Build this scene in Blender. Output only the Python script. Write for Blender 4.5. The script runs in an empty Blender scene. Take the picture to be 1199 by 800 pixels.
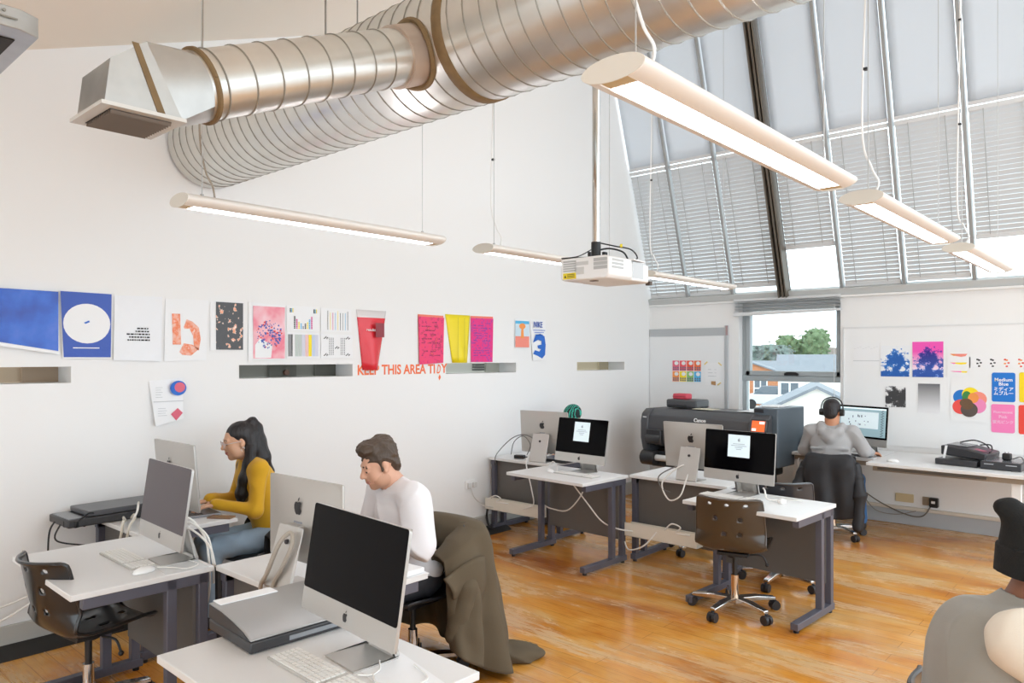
import bpy, bmesh, math, random
import numpy as np
from mathutils import Matrix, Vector, Euler
C = bpy.context.scene.collection
R = math.radians
rnd = random.Random(7)

# ------------------------------------------------------------------ camera, world, exposure
cam_d = bpy.data.cameras.new('camera'); cam = bpy.data.objects.new('camera', cam_d); C.objects.link(cam)
cam_d.sensor_width = 36.0; cam_d.lens = 860/1199*36.0
cam_d.shift_y = 18/1199
cam_d.clip_start = .05; cam_d.clip_end = 400
cam.location = (0, 0, 1.72); cam.rotation_euler = (R(90), 0, R(41.86))
bpy.context.scene.camera = cam
vs = bpy.context.scene.view_settings
vs.view_transform = 'Standard'; vs.look = 'None'; vs.gamma = 1; vs.use_curve_mapping = False
vs.exposure = 0.65
SKY = 1.9
w = bpy.data.worlds.new('overcast_sky'); bpy.context.scene.world = w; w.use_nodes = True
nt = w.node_tree; nt.nodes.clear()
wo = nt.nodes.new('ShaderNodeOutputWorld'); wb = nt.nodes.new('ShaderNodeBackground')
wb.inputs[0].default_value = (.83, .925, 1.0, 1); wb.inputs[1].default_value = SKY
nt.links.new(wb.outputs[0], wo.inputs[0])

def area_light(name, loc, rot, sx, sy, power, col):
    d = bpy.data.lights.new(name, 'AREA'); d.shape = 'RECTANGLE'; d.size = sx; d.size_y = sy
    d.energy = power; d.color = col
    o = bpy.data.objects.new(name, d); C.objects.link(o); o.location = loc; o.rotation_euler = rot
    return o

# ------------------------------------------------------------------ materials
def lin(c):
    if isinstance(c, str):
        c = c.lstrip('#'); c = tuple(int(c[i:i+2], 16)/255 for i in (0, 2, 4))
    return tuple((x/12.92 if x <= .04045 else ((x+.055)/1.055)**2.4) for x in c) + (1,)
MATS = {}
def M(name, col='#808080', rough=.5, metal=0., emit=None, es=1., bump=0., bscale=60., var=0., vscale=8., stretch=(1,1,1), sheen=0., coat=0.):
    if name in MATS: return MATS[name]
    m = bpy.data.materials.new(name); m.use_nodes = True; t = m.node_tree; b = t.nodes['Principled BSDF']
    b.inputs['Base Color'].default_value = lin(col); b.inputs['Roughness'].default_value = rough
    b.inputs['Metallic'].default_value = metal
    if sheen: b.inputs['Sheen Weight'].default_value = sheen
    if coat: b.inputs['Coat Weight'].default_value = coat
    if emit: b.inputs['Emission Color'].default_value = lin(emit); b.inputs['Emission Strength'].default_value = es
    if bump or var:
        tc = t.nodes.new('ShaderNodeTexCoord'); mp = t.nodes.new('ShaderNodeMapping'); mp.inputs['Scale'].default_value = stretch
        t.links.new(tc.outputs['Object'], mp.inputs[0])
        if var:
            n = t.nodes.new('ShaderNodeTexNoise'); n.inputs['Scale'].default_value = vscale; n.inputs['Detail'].default_value = 5
            t.links.new(mp.outputs[0], n.inputs['Vector'])
            hs = t.nodes.new('ShaderNodeMix'); hs.data_type = 'RGBA'
            a = lin(col); hs.inputs[6].default_value = tuple(max(0, x*(1-var)) for x in a[:3])+(1,)
            hs.inputs[7].default_value = tuple(min(1, x*(1+var)) for x in a[:3])+(1,)
            t.links.new(n.outputs[0], hs.inputs[0]); t.links.new(hs.outputs[2], b.inputs['Base Color'])
        if bump:
            n = t.nodes.new('ShaderNodeTexNoise'); n.inputs['Scale'].default_value = bscale; n.inputs['Detail'].default_value = 4
            t.links.new(mp.outputs[0], n.inputs['Vector'])
            bp = t.nodes.new('ShaderNodeBump'); bp.inputs['Strength'].default_value = bump; bp.inputs['Distance'].default_value = .01
            t.links.new(n.outputs[0], bp.inputs['Height']); t.links.new(bp.outputs[0], b.inputs['Normal'])
    MATS[name] = m; return m
def ramp(t, stops, interp='LINEAR'):
    r = t.nodes.new('ShaderNodeValToRGB'); r.color_ramp.interpolation = interp
    e = r.color_ramp.elements
    while len(e) < len(stops): e.new(.5)
    for el, (p, c) in zip(e, stops): el.position = p; el.color = lin(c)
    return r
def print_mat(name, base, inks, scale=14, detail=4, rough=.45, vgrad=None):
    """blotchy printed picture: noise through a hard-stepped ramp of ink colours"""
    m = M(name, base, rough); t = m.node_tree; b = t.nodes['Principled BSDF']
    tc = t.nodes.new('ShaderNodeTexCoord'); n = t.nodes.new('ShaderNodeTexNoise')
    n.inputs['Scale'].default_value = scale; n.inputs['Detail'].default_value = detail
    t.links.new(tc.outputs['Object'], n.inputs['Vector'])
    r = ramp(t, inks); t.links.new(n.outputs[0], r.inputs[0]); t.links.new(r.outputs[0], b.inputs['Base Color'])
    return m
def grad_mat(name, c0, c1, v0, v1, axis=1):
    m = M(name, c0, .5); t = m.node_tree; b = t.nodes['Principled BSDF']
    tc = t.nodes.new('ShaderNodeTexCoord'); s = t.nodes.new('ShaderNodeSeparateXYZ'); t.links.new(tc.outputs['Object'], s.inputs[0])
    mr = t.nodes.new('ShaderNodeMapRange'); mr.inputs[1].default_value = v0; mr.inputs[2].default_value = v1
    t.links.new(s.outputs[axis], mr.inputs[0]); r = ramp(t, [(0, c0), (1, c1)]); t.links.new(mr.outputs[0], r.inputs[0])
    t.links.new(r.outputs[0], b.inputs['Base Color']); return m

# ------------------------------------------------------------------ objects, labels
def tag(o, label=None, cat=None, group=None, kind=None):
    if label: o['label'] = label
    if cat: o['category'] = cat
    if group: o['group'] = group
    if kind: o['kind'] = kind
    return o
def thing(name, label, cat, loc=(0,0,0), rz=0., group=None):
    o = bpy.data.objects.new(name, None); C.objects.link(o); o.empty_display_size = .05
    o.location = loc; o.rotation_euler = (0, 0, rz); return tag(o, label, cat, group)
def copy_tree(o, parent=None, mapping=None):
    c = o.copy(); C.objects.link(c)
    if parent: c.parent = parent
    for ch in list(o.children): copy_tree(ch, c)
    return c
def kids(o):
    r = []
    for c in o.children: r.append(c); r += kids(c)
    return r

class MB:
    def __init__(s): s.bm = bmesh.new(); s.mi = 0
    def m(s, i): s.mi = i; return s
    def add(s, vs_, fs, smooth=False):
        v = [s.bm.verts.new(p) for p in vs_]; out = []
        for f in fs:
            try: fc = s.bm.faces.new([v[i] for i in f])
            except ValueError: continue
            fc.material_index = s.mi; fc.smooth = smooth; out.append(fc)
        return s
    def box(s, c, size, rot=None, taper=1.):
        hx, hy, hz = size[0]/2, size[1]/2, size[2]/2
        p = [(-hx,-hy,-hz),(hx,-hy,-hz),(hx,hy,-hz),(-hx,hy,-hz),(-hx*taper,-hy*taper,hz),(hx*taper,-hy*taper,hz),(hx*taper,hy*taper,hz),(-hx*taper,hy*taper,hz)]
        mt = rot if isinstance(rot, Matrix) else (Euler(rot).to_matrix() if rot else Matrix.Identity(3))
        return s.add([mt @ Vector(q) + Vector(c) for q in p], [(0,3,2,1),(4,5,6,7),(0,1,5,4),(1,2,6,5),(2,3,7,6),(3,0,4,7)])
    def bx(s, x0, x1, y0, y1, z0, z1): return s.box(((x0+x1)/2,(y0+y1)/2,(z0+z1)/2),(abs(x1-x0),abs(y1-y0),abs(z1-z0)))
    def frame(s, d):
        d = Vector(d).normalized(); a = Vector((0,0,1)) if abs(d.z) < .9 else Vector((1,0,0))
        u = d.cross(a).normalized(); return u, d.cross(u).normalized()
    def cyl(s, p0, p1, r0, r1=None, n=16, caps=True):
        r1 = r0 if r1 is None else r1; p0, p1 = Vector(p0), Vector(p1); u, v = s.frame(p1-p0); P = []
        for p, r in ((p0, r0), (p1, r1)):
            P += [p + (u*math.cos(2*math.pi*i/n) + v*math.sin(2*math.pi*i/n))*r for i in range(n)]
        s.add(P, [(i, n+i, n+(i+1) % n, (i+1) % n) for i in range(n)], True)
        if caps: s.add(P[:n], [tuple(range(n))]); s.add(P[n:], [tuple(range(n))[::-1]])
        return s
    def tube(s, pts, r, n=8, sub=6, rs=None):
        pts = [Vector(p) for p in pts]
        if sub > 1 and len(pts) > 2:
            Q = []; RR = []
            for i in range(len(pts)-1):
                a, b, c, d = pts[max(i-1,0)], pts[i], pts[i+1], pts[min(i+2,len(pts)-1)]
                for k in range(sub):
                    t = k/sub; Q.append(.5*((2*b)+(c-a)*t+(2*a-5*b+4*c-d)*t*t+(3*b-a-3*c+d)*t**3))
                    if rs: RR.append(rs[i]*(1-t)+rs[i+1]*t)
            Q.append(pts[-1]); pts = Q
            if rs: RR.append(rs[-1]); rs = RR
        P = []; u = None
        for i, p in enumerate(pts):
            d = (pts[min(i+1,len(pts)-1)]-pts[max(i-1,0)])
            if d.length < 1e-9: d = Vector((0,0,1))
            d.normalize()
            if u is None: u, _ = s.frame(d)
            u = (u - d*u.dot(d))
            if u.length < 1e-6: u, _ = s.frame(d)
            u.normalize(); v = d.cross(u); rr = rs[i] if rs else r
            P += [p+(u*math.cos(2*math.pi*k/n)+v*math.sin(2*math.pi*k/n))*rr for k in range(n)]
        L = len(pts)
        s.add(P, [(i*n+k, i*n+(k+1) % n, (i+1)*n+(k+1) % n, (i+1)*n+k) for i in range(L-1) for k in range(n)]
              + [tuple(range(n))[::-1], tuple(range((L-1)*n, L*n))], True)
        return s
    def lathe(s, prof, c=(0,0,0), n=24, mat=None):
        P = []; L = len(prof)
        mt = mat or Matrix.Identity(3)
        for r, z in prof:
            P += [mt @ Vector((r*math.cos(2*math.pi*i/n), r*math.sin(2*math.pi*i/n), z))+Vector(c) for i in range(n)]
        F = [(j*n+i, j*n+(i+1) % n, (j+1)*n+(i+1) % n, (j+1)*n+i) for j in range(L-1) for i in range(n)]
        if prof[0][0] > 1e-6: F.append(tuple(range(n))[::-1])
        if prof[-1][0] > 1e-6: F.append(tuple(range((L-1)*n, L*n)))
        return s.add(P, F, True)
    def prism(s, poly, ext):
        P = [Vector(p) for p in poly]; e = Vector(ext); n = len(P)
        return s.add(P+[p+e for p in P], [tuple(range(n))[::-1], tuple(range(n, 2*n))]+[(i,(i+1) % n,n+(i+1) % n,n+i) for i in range(n)])
    def sph(s, c, r, n=16, rot=None):
        r = (r,r,r) if not hasattr(r,'__len__') else r; P=[]; F=[]; h=n//2
        mt = Euler(rot).to_matrix() if rot else Matrix.Identity(3)
        for j in range(1,h):
            for i in range(n):
                a=math.pi*j/h; b=2*math.pi*i/n
                P.append(mt@Vector((r[0]*math.sin(a)*math.cos(b), r[1]*math.sin(a)*math.sin(b), r[2]*math.cos(a)))+Vector(c))
        P += [mt@Vector((0,0,r[2]))+Vector(c), mt@Vector((0,0,-r[2]))+Vector(c)]; T=len(P)-2
        for j in range(h-2):
            for i in range(n): F.append((j*n+i,(j+1)*n+i,(j+1)*n+(i+1)%n,j*n+(i+1)%n))
        for i in range(n): F.append((T,i,(i+1)%n)); F.append((T+1,(h-2)*n+(i+1)%n,(h-2)*n+i))
        return s.add(P,F,True)
    def flat(s, pts, n=0.): return s.add([(p[0],p[1],n) for p in pts],[tuple(range(len(pts)))])
    def rect(s, x0,y0,x1,y1,n): return s.flat([(x0,y0),(x1,y0),(x1,y1),(x0,y1)],n)
    def disc(s, x,y,rx,ry,n,k=28): return s.flat([(x+rx*math.cos(2*math.pi*i/k),y+ry*math.sin(2*math.pi*i/k)) for i in range(k)],n)
    def sheet(s, q, n0=.002, n1=.004, th=.0012):
        """paper through four (u,v) corners; the bottom edge stands n1 off the wall"""
        (a,b,c,d)=q  # TL TR BR BL
        f=[(a[0],a[1],n0),(b[0],b[1],n0),(c[0],c[1],n1),(d[0],d[1],n1)]
        return s.prism([f[3],f[2],f[1],f[0]],(0,0,th))
    def build(s, name, mats, parent=None, bevel=0., seg=2, smooth=False, angle=40, recalc=True):
        if recalc: bmesh.ops.recalc_face_normals(s.bm, faces=s.bm.faces)
        me = bpy.data.meshes.new(name); s.bm.to_mesh(me); s.bm.free()
        for m_ in (mats if isinstance(mats,(list,tuple)) else [mats]): me.materials.append(m_)
        if smooth:
            for p in me.polygons: p.use_smooth = True
        me.set_sharp_from_angle(angle=R(angle))
        o = bpy.data.objects.new(name, me); C.objects.link(o)
        if parent: o.parent = parent
        if bevel:
            b = o.modifiers.new('bevel','BEVEL'); b.width = bevel; b.segments = seg; b.limit_method='ANGLE'; b.angle_limit=R(40)
            b.harden_normals = False
        return o
def rounded(x0,y0,x1,y1,r,k=5):
    P=[]
    for cx,cy,a0 in ((x1-r,y1-r,0),(x0+r,y1-r,90),(x0+r,y0+r,180),(x1-r,y0+r,270)):
        for i in range(k+1):
            a=R(a0+90*i/k); P.append((cx+r*math.cos(a),cy+r*math.sin(a)))
    return P
def text_mesh(name, s, size, mat, parent=None, matrix=None, align='CENTER', ext=.0004, spacing=1., sx=1., bold=0.):
    cu = bpy.data.curves.new(name,'FONT'); cu.body=s; cu.size=size; cu.align_x=align; cu.align_y='CENTER'; cu.extrude=ext
    cu.space_line=spacing; cu.offset=bold; cu.resolution_u=3
    t = bpy.data.objects.new(name, cu); C.objects.link(t)
    bpy.context.view_layer.update()
    dg = bpy.context.evaluated_depsgraph_get()
    me = bpy.data.meshes.new_from_object(t.evaluated_get(dg)); me.name=name
    bpy.data.objects.remove(t); me.materials.clear(); me.materials.append(mat)
    o = bpy.data.objects.new(name, me); C.objects.link(o)
    if parent: o.parent = parent
    mm = matrix or Matrix.Identity(4)
    o.matrix_local = mm @ Matrix.Diagonal((sx,1,1,1))
    return o
def cable(name, label, pts, r, mat, parent=None, cat='cable', group=None):
    o = MB().tube(pts, r, 8, 8).build(name, mat, parent)
    return tag(o, label, cat, group) if parent is None else o

# ------------------------------------------------------------------ smooth solid modelling (distance field -> surface net)
def cap(a,b,ra,rb=None,k=.02,m=0,flat=False,op='u'): return dict(t='c',a=np.array(a,float),b=np.array(b,float),ra=ra,rb=ra if rb is None else rb,k=k,m=m,flat=flat,op=op)
def ell(c,r,k=.02,m=0,rot=None,op='u'):
    return dict(t='e',c=np.array(c,float),r=np.array(r if hasattr(r,'__len__') else (r,r,r),float),k=k,m=m,R=np.array(Euler(rot).to_matrix()) if rot is not None else np.eye(3),op=op)
def xf(prims, mat4):
    A=np.array(mat4)[:3,:3]; T=np.array(mat4)[:3,3]; out=[]
    for p in prims:
        q=dict(p)
        if p['t']=='c': q['a']=A@p['a']+T; q['b']=A@p['b']+T
        else: q['c']=A@p['c']+T; q['R']=A@p['R']
        out.append(q)
    return out
def sdf_mesh(name, prims, mats, res=.006, parent=None, disp=None, clip=None, relax=1):
    lo=np.full(3,9e9); hi=-lo
    for p in prims:
        if p['op']!='u': continue
        if p['t']=='c':
            r=max(p['ra'],p['rb']); lo=np.minimum(lo,np.minimum(p['a'],p['b'])-r); hi=np.maximum(hi,np.maximum(p['a'],p['b'])+r)
        else: r=p['r'].max(); lo=np.minimum(lo,p['c']-r); hi=np.maximum(hi,p['c']+r)
    pad=.03+2*res; lo-=pad; hi+=pad
    n=np.ceil((hi-lo)/res).astype(int)+1
    ax=[(lo[i]+res*np.arange(n[i])).astype(np.float32) for i in range(3)]
    D=np.full(n,.5,np.float32); best=np.full(n,.5,np.float32); Mi=np.zeros(n,np.int8)
    for p in prims:
        k=max(p['k'],1e-4); mg=k+.03
        if p['t']=='c':
            r=max(p['ra'],p['rb'])+mg; l=np.minimum(p['a'],p['b'])-r; h=np.maximum(p['a'],p['b'])+r
        else: r=p['r'].max()+mg; l=p['c']-r; h=p['c']+r
        i0=np.clip(np.floor((l-lo)/res).astype(int),0,n); i1=np.clip(np.ceil((h-lo)/res).astype(int)+1,0,n)
        sl=tuple(slice(a,b) for a,b in zip(i0,i1))
        X=ax[0][sl[0]][:,None,None]; Y=ax[1][sl[1]][None,:,None]; Z=ax[2][sl[2]][None,None,:]
        if p['t']=='c':
            a,b=p['a'],p['b']; ba=b-a; L2=max(float(ba@ba),1e-10)
            hh=((X-a[0])*ba[0]+(Y-a[1])*ba[1]+(Z-a[2])*ba[2])/L2; hc=np.clip(hh,0,1)
            d=np.sqrt((X-a[0]-hc*ba[0])**2+(Y-a[1]-hc*ba[1])**2+(Z-a[2]-hc*ba[2])**2)-(p['ra']+(p['rb']-p['ra'])*hc)
            if p['flat']:
                L=math.sqrt(L2); d=np.maximum(d,np.maximum((hh-1)*L,-hh*L))
        else:
            Rm=p['R']; c=p['c']; q=[(X-c[0])*Rm[0,j]+(Y-c[1])*Rm[1,j]+(Z-c[2])*Rm[2,j] for j in range(3)]
            k0=np.sqrt(sum((q[j]/p['r'][j])**2 for j in range(3)))+1e-6; k1=np.sqrt(sum((q[j]/p['r'][j]**2)**2 for j in range(3)))+1e-6
            d=k0*(k0-1)/k1
        d=d.astype(np.float32)
        if p['op']=='u':
            B=D[sl]; hm=np.maximum(k-np.abs(B-d),0)/k; D[sl]=np.minimum(B,d)-hm*hm*k*.25
            bb=best[sl]; u=d<bb; best[sl]=np.where(u,d,bb); Mi[sl]=np.where(u,p['m'],Mi[sl])
        elif p['op']=='s':
            B=D[sl]; e=-d; hm=np.maximum(k-np.abs(B-e),0)/k; D[sl]=np.maximum(B,e)+hm*hm*k*.25
    X=ax[0][:,None,None]; Y=ax[1][None,:,None]; Z=ax[2][None,None,:]
    if disp: D=D+disp(X,Y,Z).astype(np.float32)
    if clip: D=np.maximum(D,clip(X,Y,Z).astype(np.float32))
    D[0]=D[-1]=.1; D[:,0]=D[:,-1]=.1; D[:,:,0]=D[:,:,-1]=.1
    S=D<0
    cnt=np.zeros(np.array(n)-1,np.int8)
    cor=[(i,j,k) for i in (0,1) for j in (0,1) for k in (0,1)]
    for i,j,k in cor: cnt+=S[i:n[0]-1+i,j:n[1]-1+j,k:n[2]-1+k]
    act=np.argwhere((cnt>0)&(cnt<8)); idx=np.full(cnt.shape,-1,np.int32); idx[tuple(act.T)]=np.arange(len(act))
    acc=np.zeros((len(act),3)); wt=np.zeros(len(act))
    for a in cor:
        for x in range(3):
            if a[x]==0:
                b=list(a); b[x]=1
                va=D[act[:,0]+a[0],act[:,1]+a[1],act[:,2]+a[2]]; vb=D[act[:,0]+b[0],act[:,1]+b[1],act[:,2]+b[2]]
                cr=(va<0)!=(vb<0); t=np.where(cr,va/np.where(cr,va-vb,1),0)
                pt=np.tile(np.array(a,float),(len(act),1)); pt[:,x]+=t
                acc+=pt*cr[:,None]; wt+=cr
    V=lo+res*(act+acc/wt[:,None])
    vm=Mi[act[:,0],act[:,1],act[:,2]]
    F=[]
    for x in range(3):
        o=[1,1,1]; o[x]=0
        s0=[slice(1,-1)]*3; s0[x]=slice(0,-1); s1=list(s0); s1[x]=slice(1,None)
        A=S[tuple(s0)]; Bq=S[tuple(s1)]
        e=np.argwhere(A!=Bq); st=np.array([1,1,1]); st[x]=0; e=e+st
        y,z=(x+1)%3,(x+2)%3
        def cell(dy,dz):
            c=e.copy(); c[:,y]-=dy; c[:,z]-=dz; return idx[c[:,0],c[:,1],c[:,2]]
        q=np.stack([cell(1,1),cell(0,1),cell(0,0),cell(1,0)],1)
        ins=S[e[:,0],e[:,1],e[:,2]]
        q[~ins]=q[~ins][:,::-1]; F.append(q)
    F=np.concatenate(F); F=F[(F>=0).all(1)]
    for _ in range(relax):
        s_=np.zeros_like(V); c_=np.zeros(len(V))
        for i in range(4):
            a,b=F[:,i],F[:,(i+1)%4]; np.add.at(s_,a,V[b]); np.add.at(c_,a,1); np.add.at(s_,b,V[a]); np.add.at(c_,b,1)
        V=V*.5+.5*s_/np.maximum(c_,1)[:,None]
    me=bpy.data.meshes.new(name); me.from_pydata(V.tolist(),[],F.tolist())
    for m_ in (mats if isinstance(mats,(list,tuple)) else [mats]): me.materials.append(m_)
    me.polygons.foreach_set('material_index',vm[F[:,0]].astype(np.int32)); me.polygons.foreach_set('use_smooth',np.ones(len(F),bool)); me.update()
    ob=bpy.data.objects.new(name,me); C.objects.link(ob)
    if parent: ob.parent=parent
    return ob
# ------------------------------------------------------------------ the room
LX, BY, WH = -5.05, 8.33, 2.42
RX, NY = 2.6, -2.6                      # the floor and ceiling run on past the camera to here
def ceil_z(y): return 3.05+.37*y
def glaze_y(z): return BY-.33*(z-WH)
RZ = 5.73; RY = glaze_y(RZ)
white = M('white wall paint', '#f0f0ef', .75, bump=.04, bscale=30)
warmw = M('ceiling paint', '#f6efe4', .8)
grey_al = M('grey window frame', '#a7afb2', .45, .2)
skirt = M('grey skirting paint', '#b9b8b2', .5)
floor_m = M('worn varnished boards', '#c8822f', .3)
t = floor_m.node_tree; b = t.nodes['Principled BSDF']
tc = t.nodes.new('ShaderNodeTexCoord')
def fnoise(sc, detail, scale, rough=.55, dist=0.):
    mp = t.nodes.new('ShaderNodeMapping'); mp.inputs['Scale'].default_value = sc; t.links.new(tc.outputs['Object'], mp.inputs[0])
    n = t.nodes.new('ShaderNodeTexNoise'); n.inputs['Scale'].default_value = scale; n.inputs['Detail'].default_value = detail
    n.inputs['Roughness'].default_value = rough; n.inputs['Distortion'].default_value = dist
    t.links.new(mp.outputs[0], n.inputs['Vector']); return n.outputs[0]
def mixc(f, a, bb, mode='MIX'):
    x = t.nodes.new('ShaderNodeMix'); x.data_type = 'RGBA'; x.blend_type = mode
    for s_, v in ((0, f), (6, a), (7, bb)):
        if hasattr(v, 'is_linked'): t.links.new(v, x.inputs[s_])
        else: x.inputs[s_].default_value = v
    return x.outputs[2]
big = ramp(t, [(.30, '#a35c1f'), (.43, '#cf8530'), (.56, '#df9f47'), (.68, '#e3b470')]); t.links.new(fnoise((.6, 1.3, 1), 6, 1.5, .6, .5), big.inputs[0])
grain = ramp(t, [(.35, '#bd8a55'), (.5, '#ffffff'), (1, '#ffffff')]); t.links.new(fnoise((1.5, 26, 1), 5, 3., .6), grain.inputs[0])
worn = ramp(t, [(.485, '#000000'), (.60, '#dcdcdc')]); t.links.new(fnoise((.55, 1.9, 1), 8, 1.7, .62, .5), worn.inputs[0])
fine = ramp(t, [(.34, '#000000'), (.50, '#f0f0f0')]); t.links.new(fnoise((1.2, 9, 1), 6, 4., .7), fine.inputs[0])
seam_b = t.nodes.new('ShaderNodeTexBrick'); seam_b.inputs['Scale'].default_value = 1; seam_b.inputs['Brick Width'].default_value = 2.4
seam_b.inputs['Row Height'].default_value = .125; seam_b.inputs['Mortar Size'].default_value = .0022; seam_b.inputs['Mortar Smooth'].default_value = .15
seam_b.inputs['Color1'].default_value = (1, 1, 1, 1); seam_b.inputs['Color2'].default_value = (.84, .84, .84, 1); seam_b.inputs['Mortar'].default_value = (.45, .35, .25, 1)
t.links.new(tc.outputs['Object'], seam_b.inputs['Vector'])
c1 = mixc(.35, big.outputs[0], grain.outputs[0], 'MULTIPLY')
wf = t.nodes.new('ShaderNodeMath'); wf.operation = 'MULTIPLY'; t.links.new(worn.outputs[0], wf.inputs[0]); t.links.new(fine.outputs[0], wf.inputs[1])
c2 = mixc(wf.outputs[0], c1, lin('#d6bd95'))
c3 = mixc(.8, c2, seam_b.outputs[0], 'MULTIPLY')
t.links.new(c3, b.inputs['Base Color'])
rr = t.nodes.new('ShaderNodeMapRange'); rr.inputs[3].default_value = .17; rr.inputs[4].default_value = .45
t.links.new(wf.outputs[0], rr.inputs[0]); t.links.new(rr.outputs[0], b.inputs['Roughness'])

def struct(name, mb, mats, parent=None, **kw):
    o = mb.build(name, mats, parent, **kw)
    if parent is None: o['kind'] = 'structure'
    return o
struct('floor', MB().bx(LX-.3, RX, NY, BY+.3, -.2, 0), floor_m)

SLOTS = [(.55, 1.56), (2.657, 3.655), (4.71, 5.70), (6.75, 7.73)]
SZ0, SZ1 = 1.56, 1.66
mb = MB(); D = (-.25, 0, 0)
mb.prism([(LX, NY, 0), (LX, BY+.3, 0), (LX, BY+.3, SZ0), (LX, NY, SZ0)], D)
edges = [NY]+[v for s_ in SLOTS for v in s_]+[BY+.3]
for i in range(0, len(edges), 2):
    mb.prism([(LX, edges[i], SZ0), (LX, edges[i+1], SZ0), (LX, edges[i+1], SZ1), (LX, edges[i], SZ1)], D)
mb.prism([(LX, NY, SZ1), (LX, BY+.3, SZ1), (LX, BY+.3, WH), (LX, glaze_y(WH)+.12, WH), (LX, RY+.12, RZ+.1), (LX, NY, ceil_z(NY)+.1)], D)
struct('wall_left', mb, white)
slot_cols = [('#b09c84', '#a58f78'), ('#75736a', '#5d5c54'), ('#c9c8bd', '#b9b8ac'), ('#cdbfa2', '#bcae92')]
for i, (a, c) in enumerate(SLOTS):
    m0 = M('slot_far_%d' % i, slot_cols[i][0], .7, var=.08, vscale=2); m1 = M('slot_block_%d' % i, slot_cols[i][1], .7)
    wn = thing('window_%d' % (i+3), None, None, (LX-.25, (a+c)/2, SZ0)); wn['kind'] = 'structure'
    h = (c-a)/2
    MB().bx(-.06, -.02, -h-.02, h+.02, -.02, .12).build('back_panel', m0, wn)
    mb = MB(); mb.bx(-.02, .01, h-.2, h, 0, .1)
    if i == 1: mb.bx(-.02, .012, -.12, .12, .0, .1); mb.bx(-.02, .006, .3, .36, 0, .1)
    if i == 2: mb.bx(-.02, .01, -h, -h+.1, 0, .1)
    mb.build('side_block', m1, wn)
    if i == 2:
        mb = MB()
        for k in range(3): mb.bx(-.02, .012, .12, .27, .02+k*.025, .037+k*.025)
        mb.build('vent_bars', M('slot_bars', '#6b6c66', .5), wn)
    if i == 1: MB().cyl((-.02, .02, .035), (.04, .02, .035), .022).build('wooden_knob', M('slot_knob', '#6b4a3a', .5), wn)
    if i == 0: MB().bx(-.02, .02, .1, h-.35, .088, .1).build('strip_light', M('slot_glow', '#fff1cf', .5, emit='#ffe8bf', es=1.2), wn)

# back wall with the window opening
WX0, WX1, WZ0, WZ1 = -3.83, -2.67, .80, 2.36
mb = MB()
mb.bx(LX, WX0, BY, BY+.3, 0, WH); mb.bx(WX1, RX, BY, BY+.3, 0, WH)
mb.bx(WX0, WX1, BY, BY+.3, 0, WZ0); mb.bx(WX0, WX1, BY, BY+.3, WZ1, WH)
struct('wall_back', mb, white)
mb = MB().bx(LX-.25, RX, NY-.2, NY, 0, .55).bx(LX-.25, LX+.2, NY-.2, NY, .55, ceil_z(NY)).bx(-1.35, -1.1, NY-.2, NY, .55, ceil_z(NY)).bx(RX-.2, RX, NY-.2, NY, .55, ceil_z(NY))
struct('wall_near', mb, white)      # unseen, behind the camera: two big openings added to let daylight in
struct('ceiling', MB().prism([(LX-.25, NY, ceil_z(NY)), (LX-.25, RY, RZ), (LX-.25, RY, RZ+.1), (LX-.25, NY, ceil_z(NY)+.1)], (RX-LX+.25, 0, 0)), warmw)
struct('baseboard_left', MB().bx(LX, LX+.022, NY, BY, 0, .156), skirt, bevel=.004)
mb = MB().bx(LX, RX, BY-.022, BY, 0, .15)
struct('baseboard_back', mb, M('blue grey skirting paint', '#b3b7bb', .5), bevel=.004)
struct('trim_1', MB().bx(-2.4, RX, BY-.035, BY, .15, .185), M('white trunking', '#dcd3c6', .5), bevel=.004)
struct('trim_2', MB().bx(WX1-.02, RX, BY-.05, BY+.02, WH-.055, WH-.03).bx(LX, WX0, BY-.03, BY+.02, WH-.055, WH-.03), white, bevel=.004)
# black cable cover lying along the foot of the left wall
blk_rub = M('black rubber', '#23211f', .5)
mb = MB().prism([(LX+.022, NY, 0), (LX+.17, NY, 0), (LX+.12, NY, .03), (LX+.022, NY, .05)], (0, 8.05, 0))
tag(mb.build('cable_cover', blk_rub, bevel=.004), 'long black rubber cable cover lying along the foot of the left wall', 'cable cover')

# the window
glass = bpy.data.materials.new('window glass'); glass.use_nodes = True; t = glass.node_tree; t.nodes.clear()
o_ = t.nodes.new('ShaderNodeOutputMaterial'); mx = t.nodes.new('ShaderNodeMixShader'); tr = t.nodes.new('ShaderNodeBsdfTransparent'); gl = t.nodes.new('ShaderNodeBsdfGlossy')
fr = t.nodes.new('ShaderNodeFresnel'); fr.inputs[0].default_value = 1.4; gl.inputs['Roughness'].default_value = .02; tr.inputs[0].default_value = (.97, .99, .98, 1)
t.links.new(fr.outputs[0], mx.inputs[0]); t.links.new(tr.outputs[0], mx.inputs[1]); t.links.new(gl.outputs[0], mx.inputs[2]); t.links.new(mx.outputs[0], o_.inputs[0])
win = thing('window_1', None, None, (0, 0, 0)); win['kind'] = 'structure'
fy0, fy1 = BY+.1, BY+.17
mb = MB(); mb.bx(WX0, WX0+.05, fy0, fy1, WZ0, WZ1); mb.bx(WX1-.03, WX1, fy0, fy1, WZ0, WZ1); mb.bx(WX0, WX1, fy0, fy1, WZ1-.04, WZ1); mb.bx(WX0, WX1, fy0, fy1, WZ0, WZ0+.05)
mb.bx(WX0, WX1, fy0-.01, fy1, 1.435, 1.50); mb.build('window_frame', grey_al, win, bevel=.004)
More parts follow.
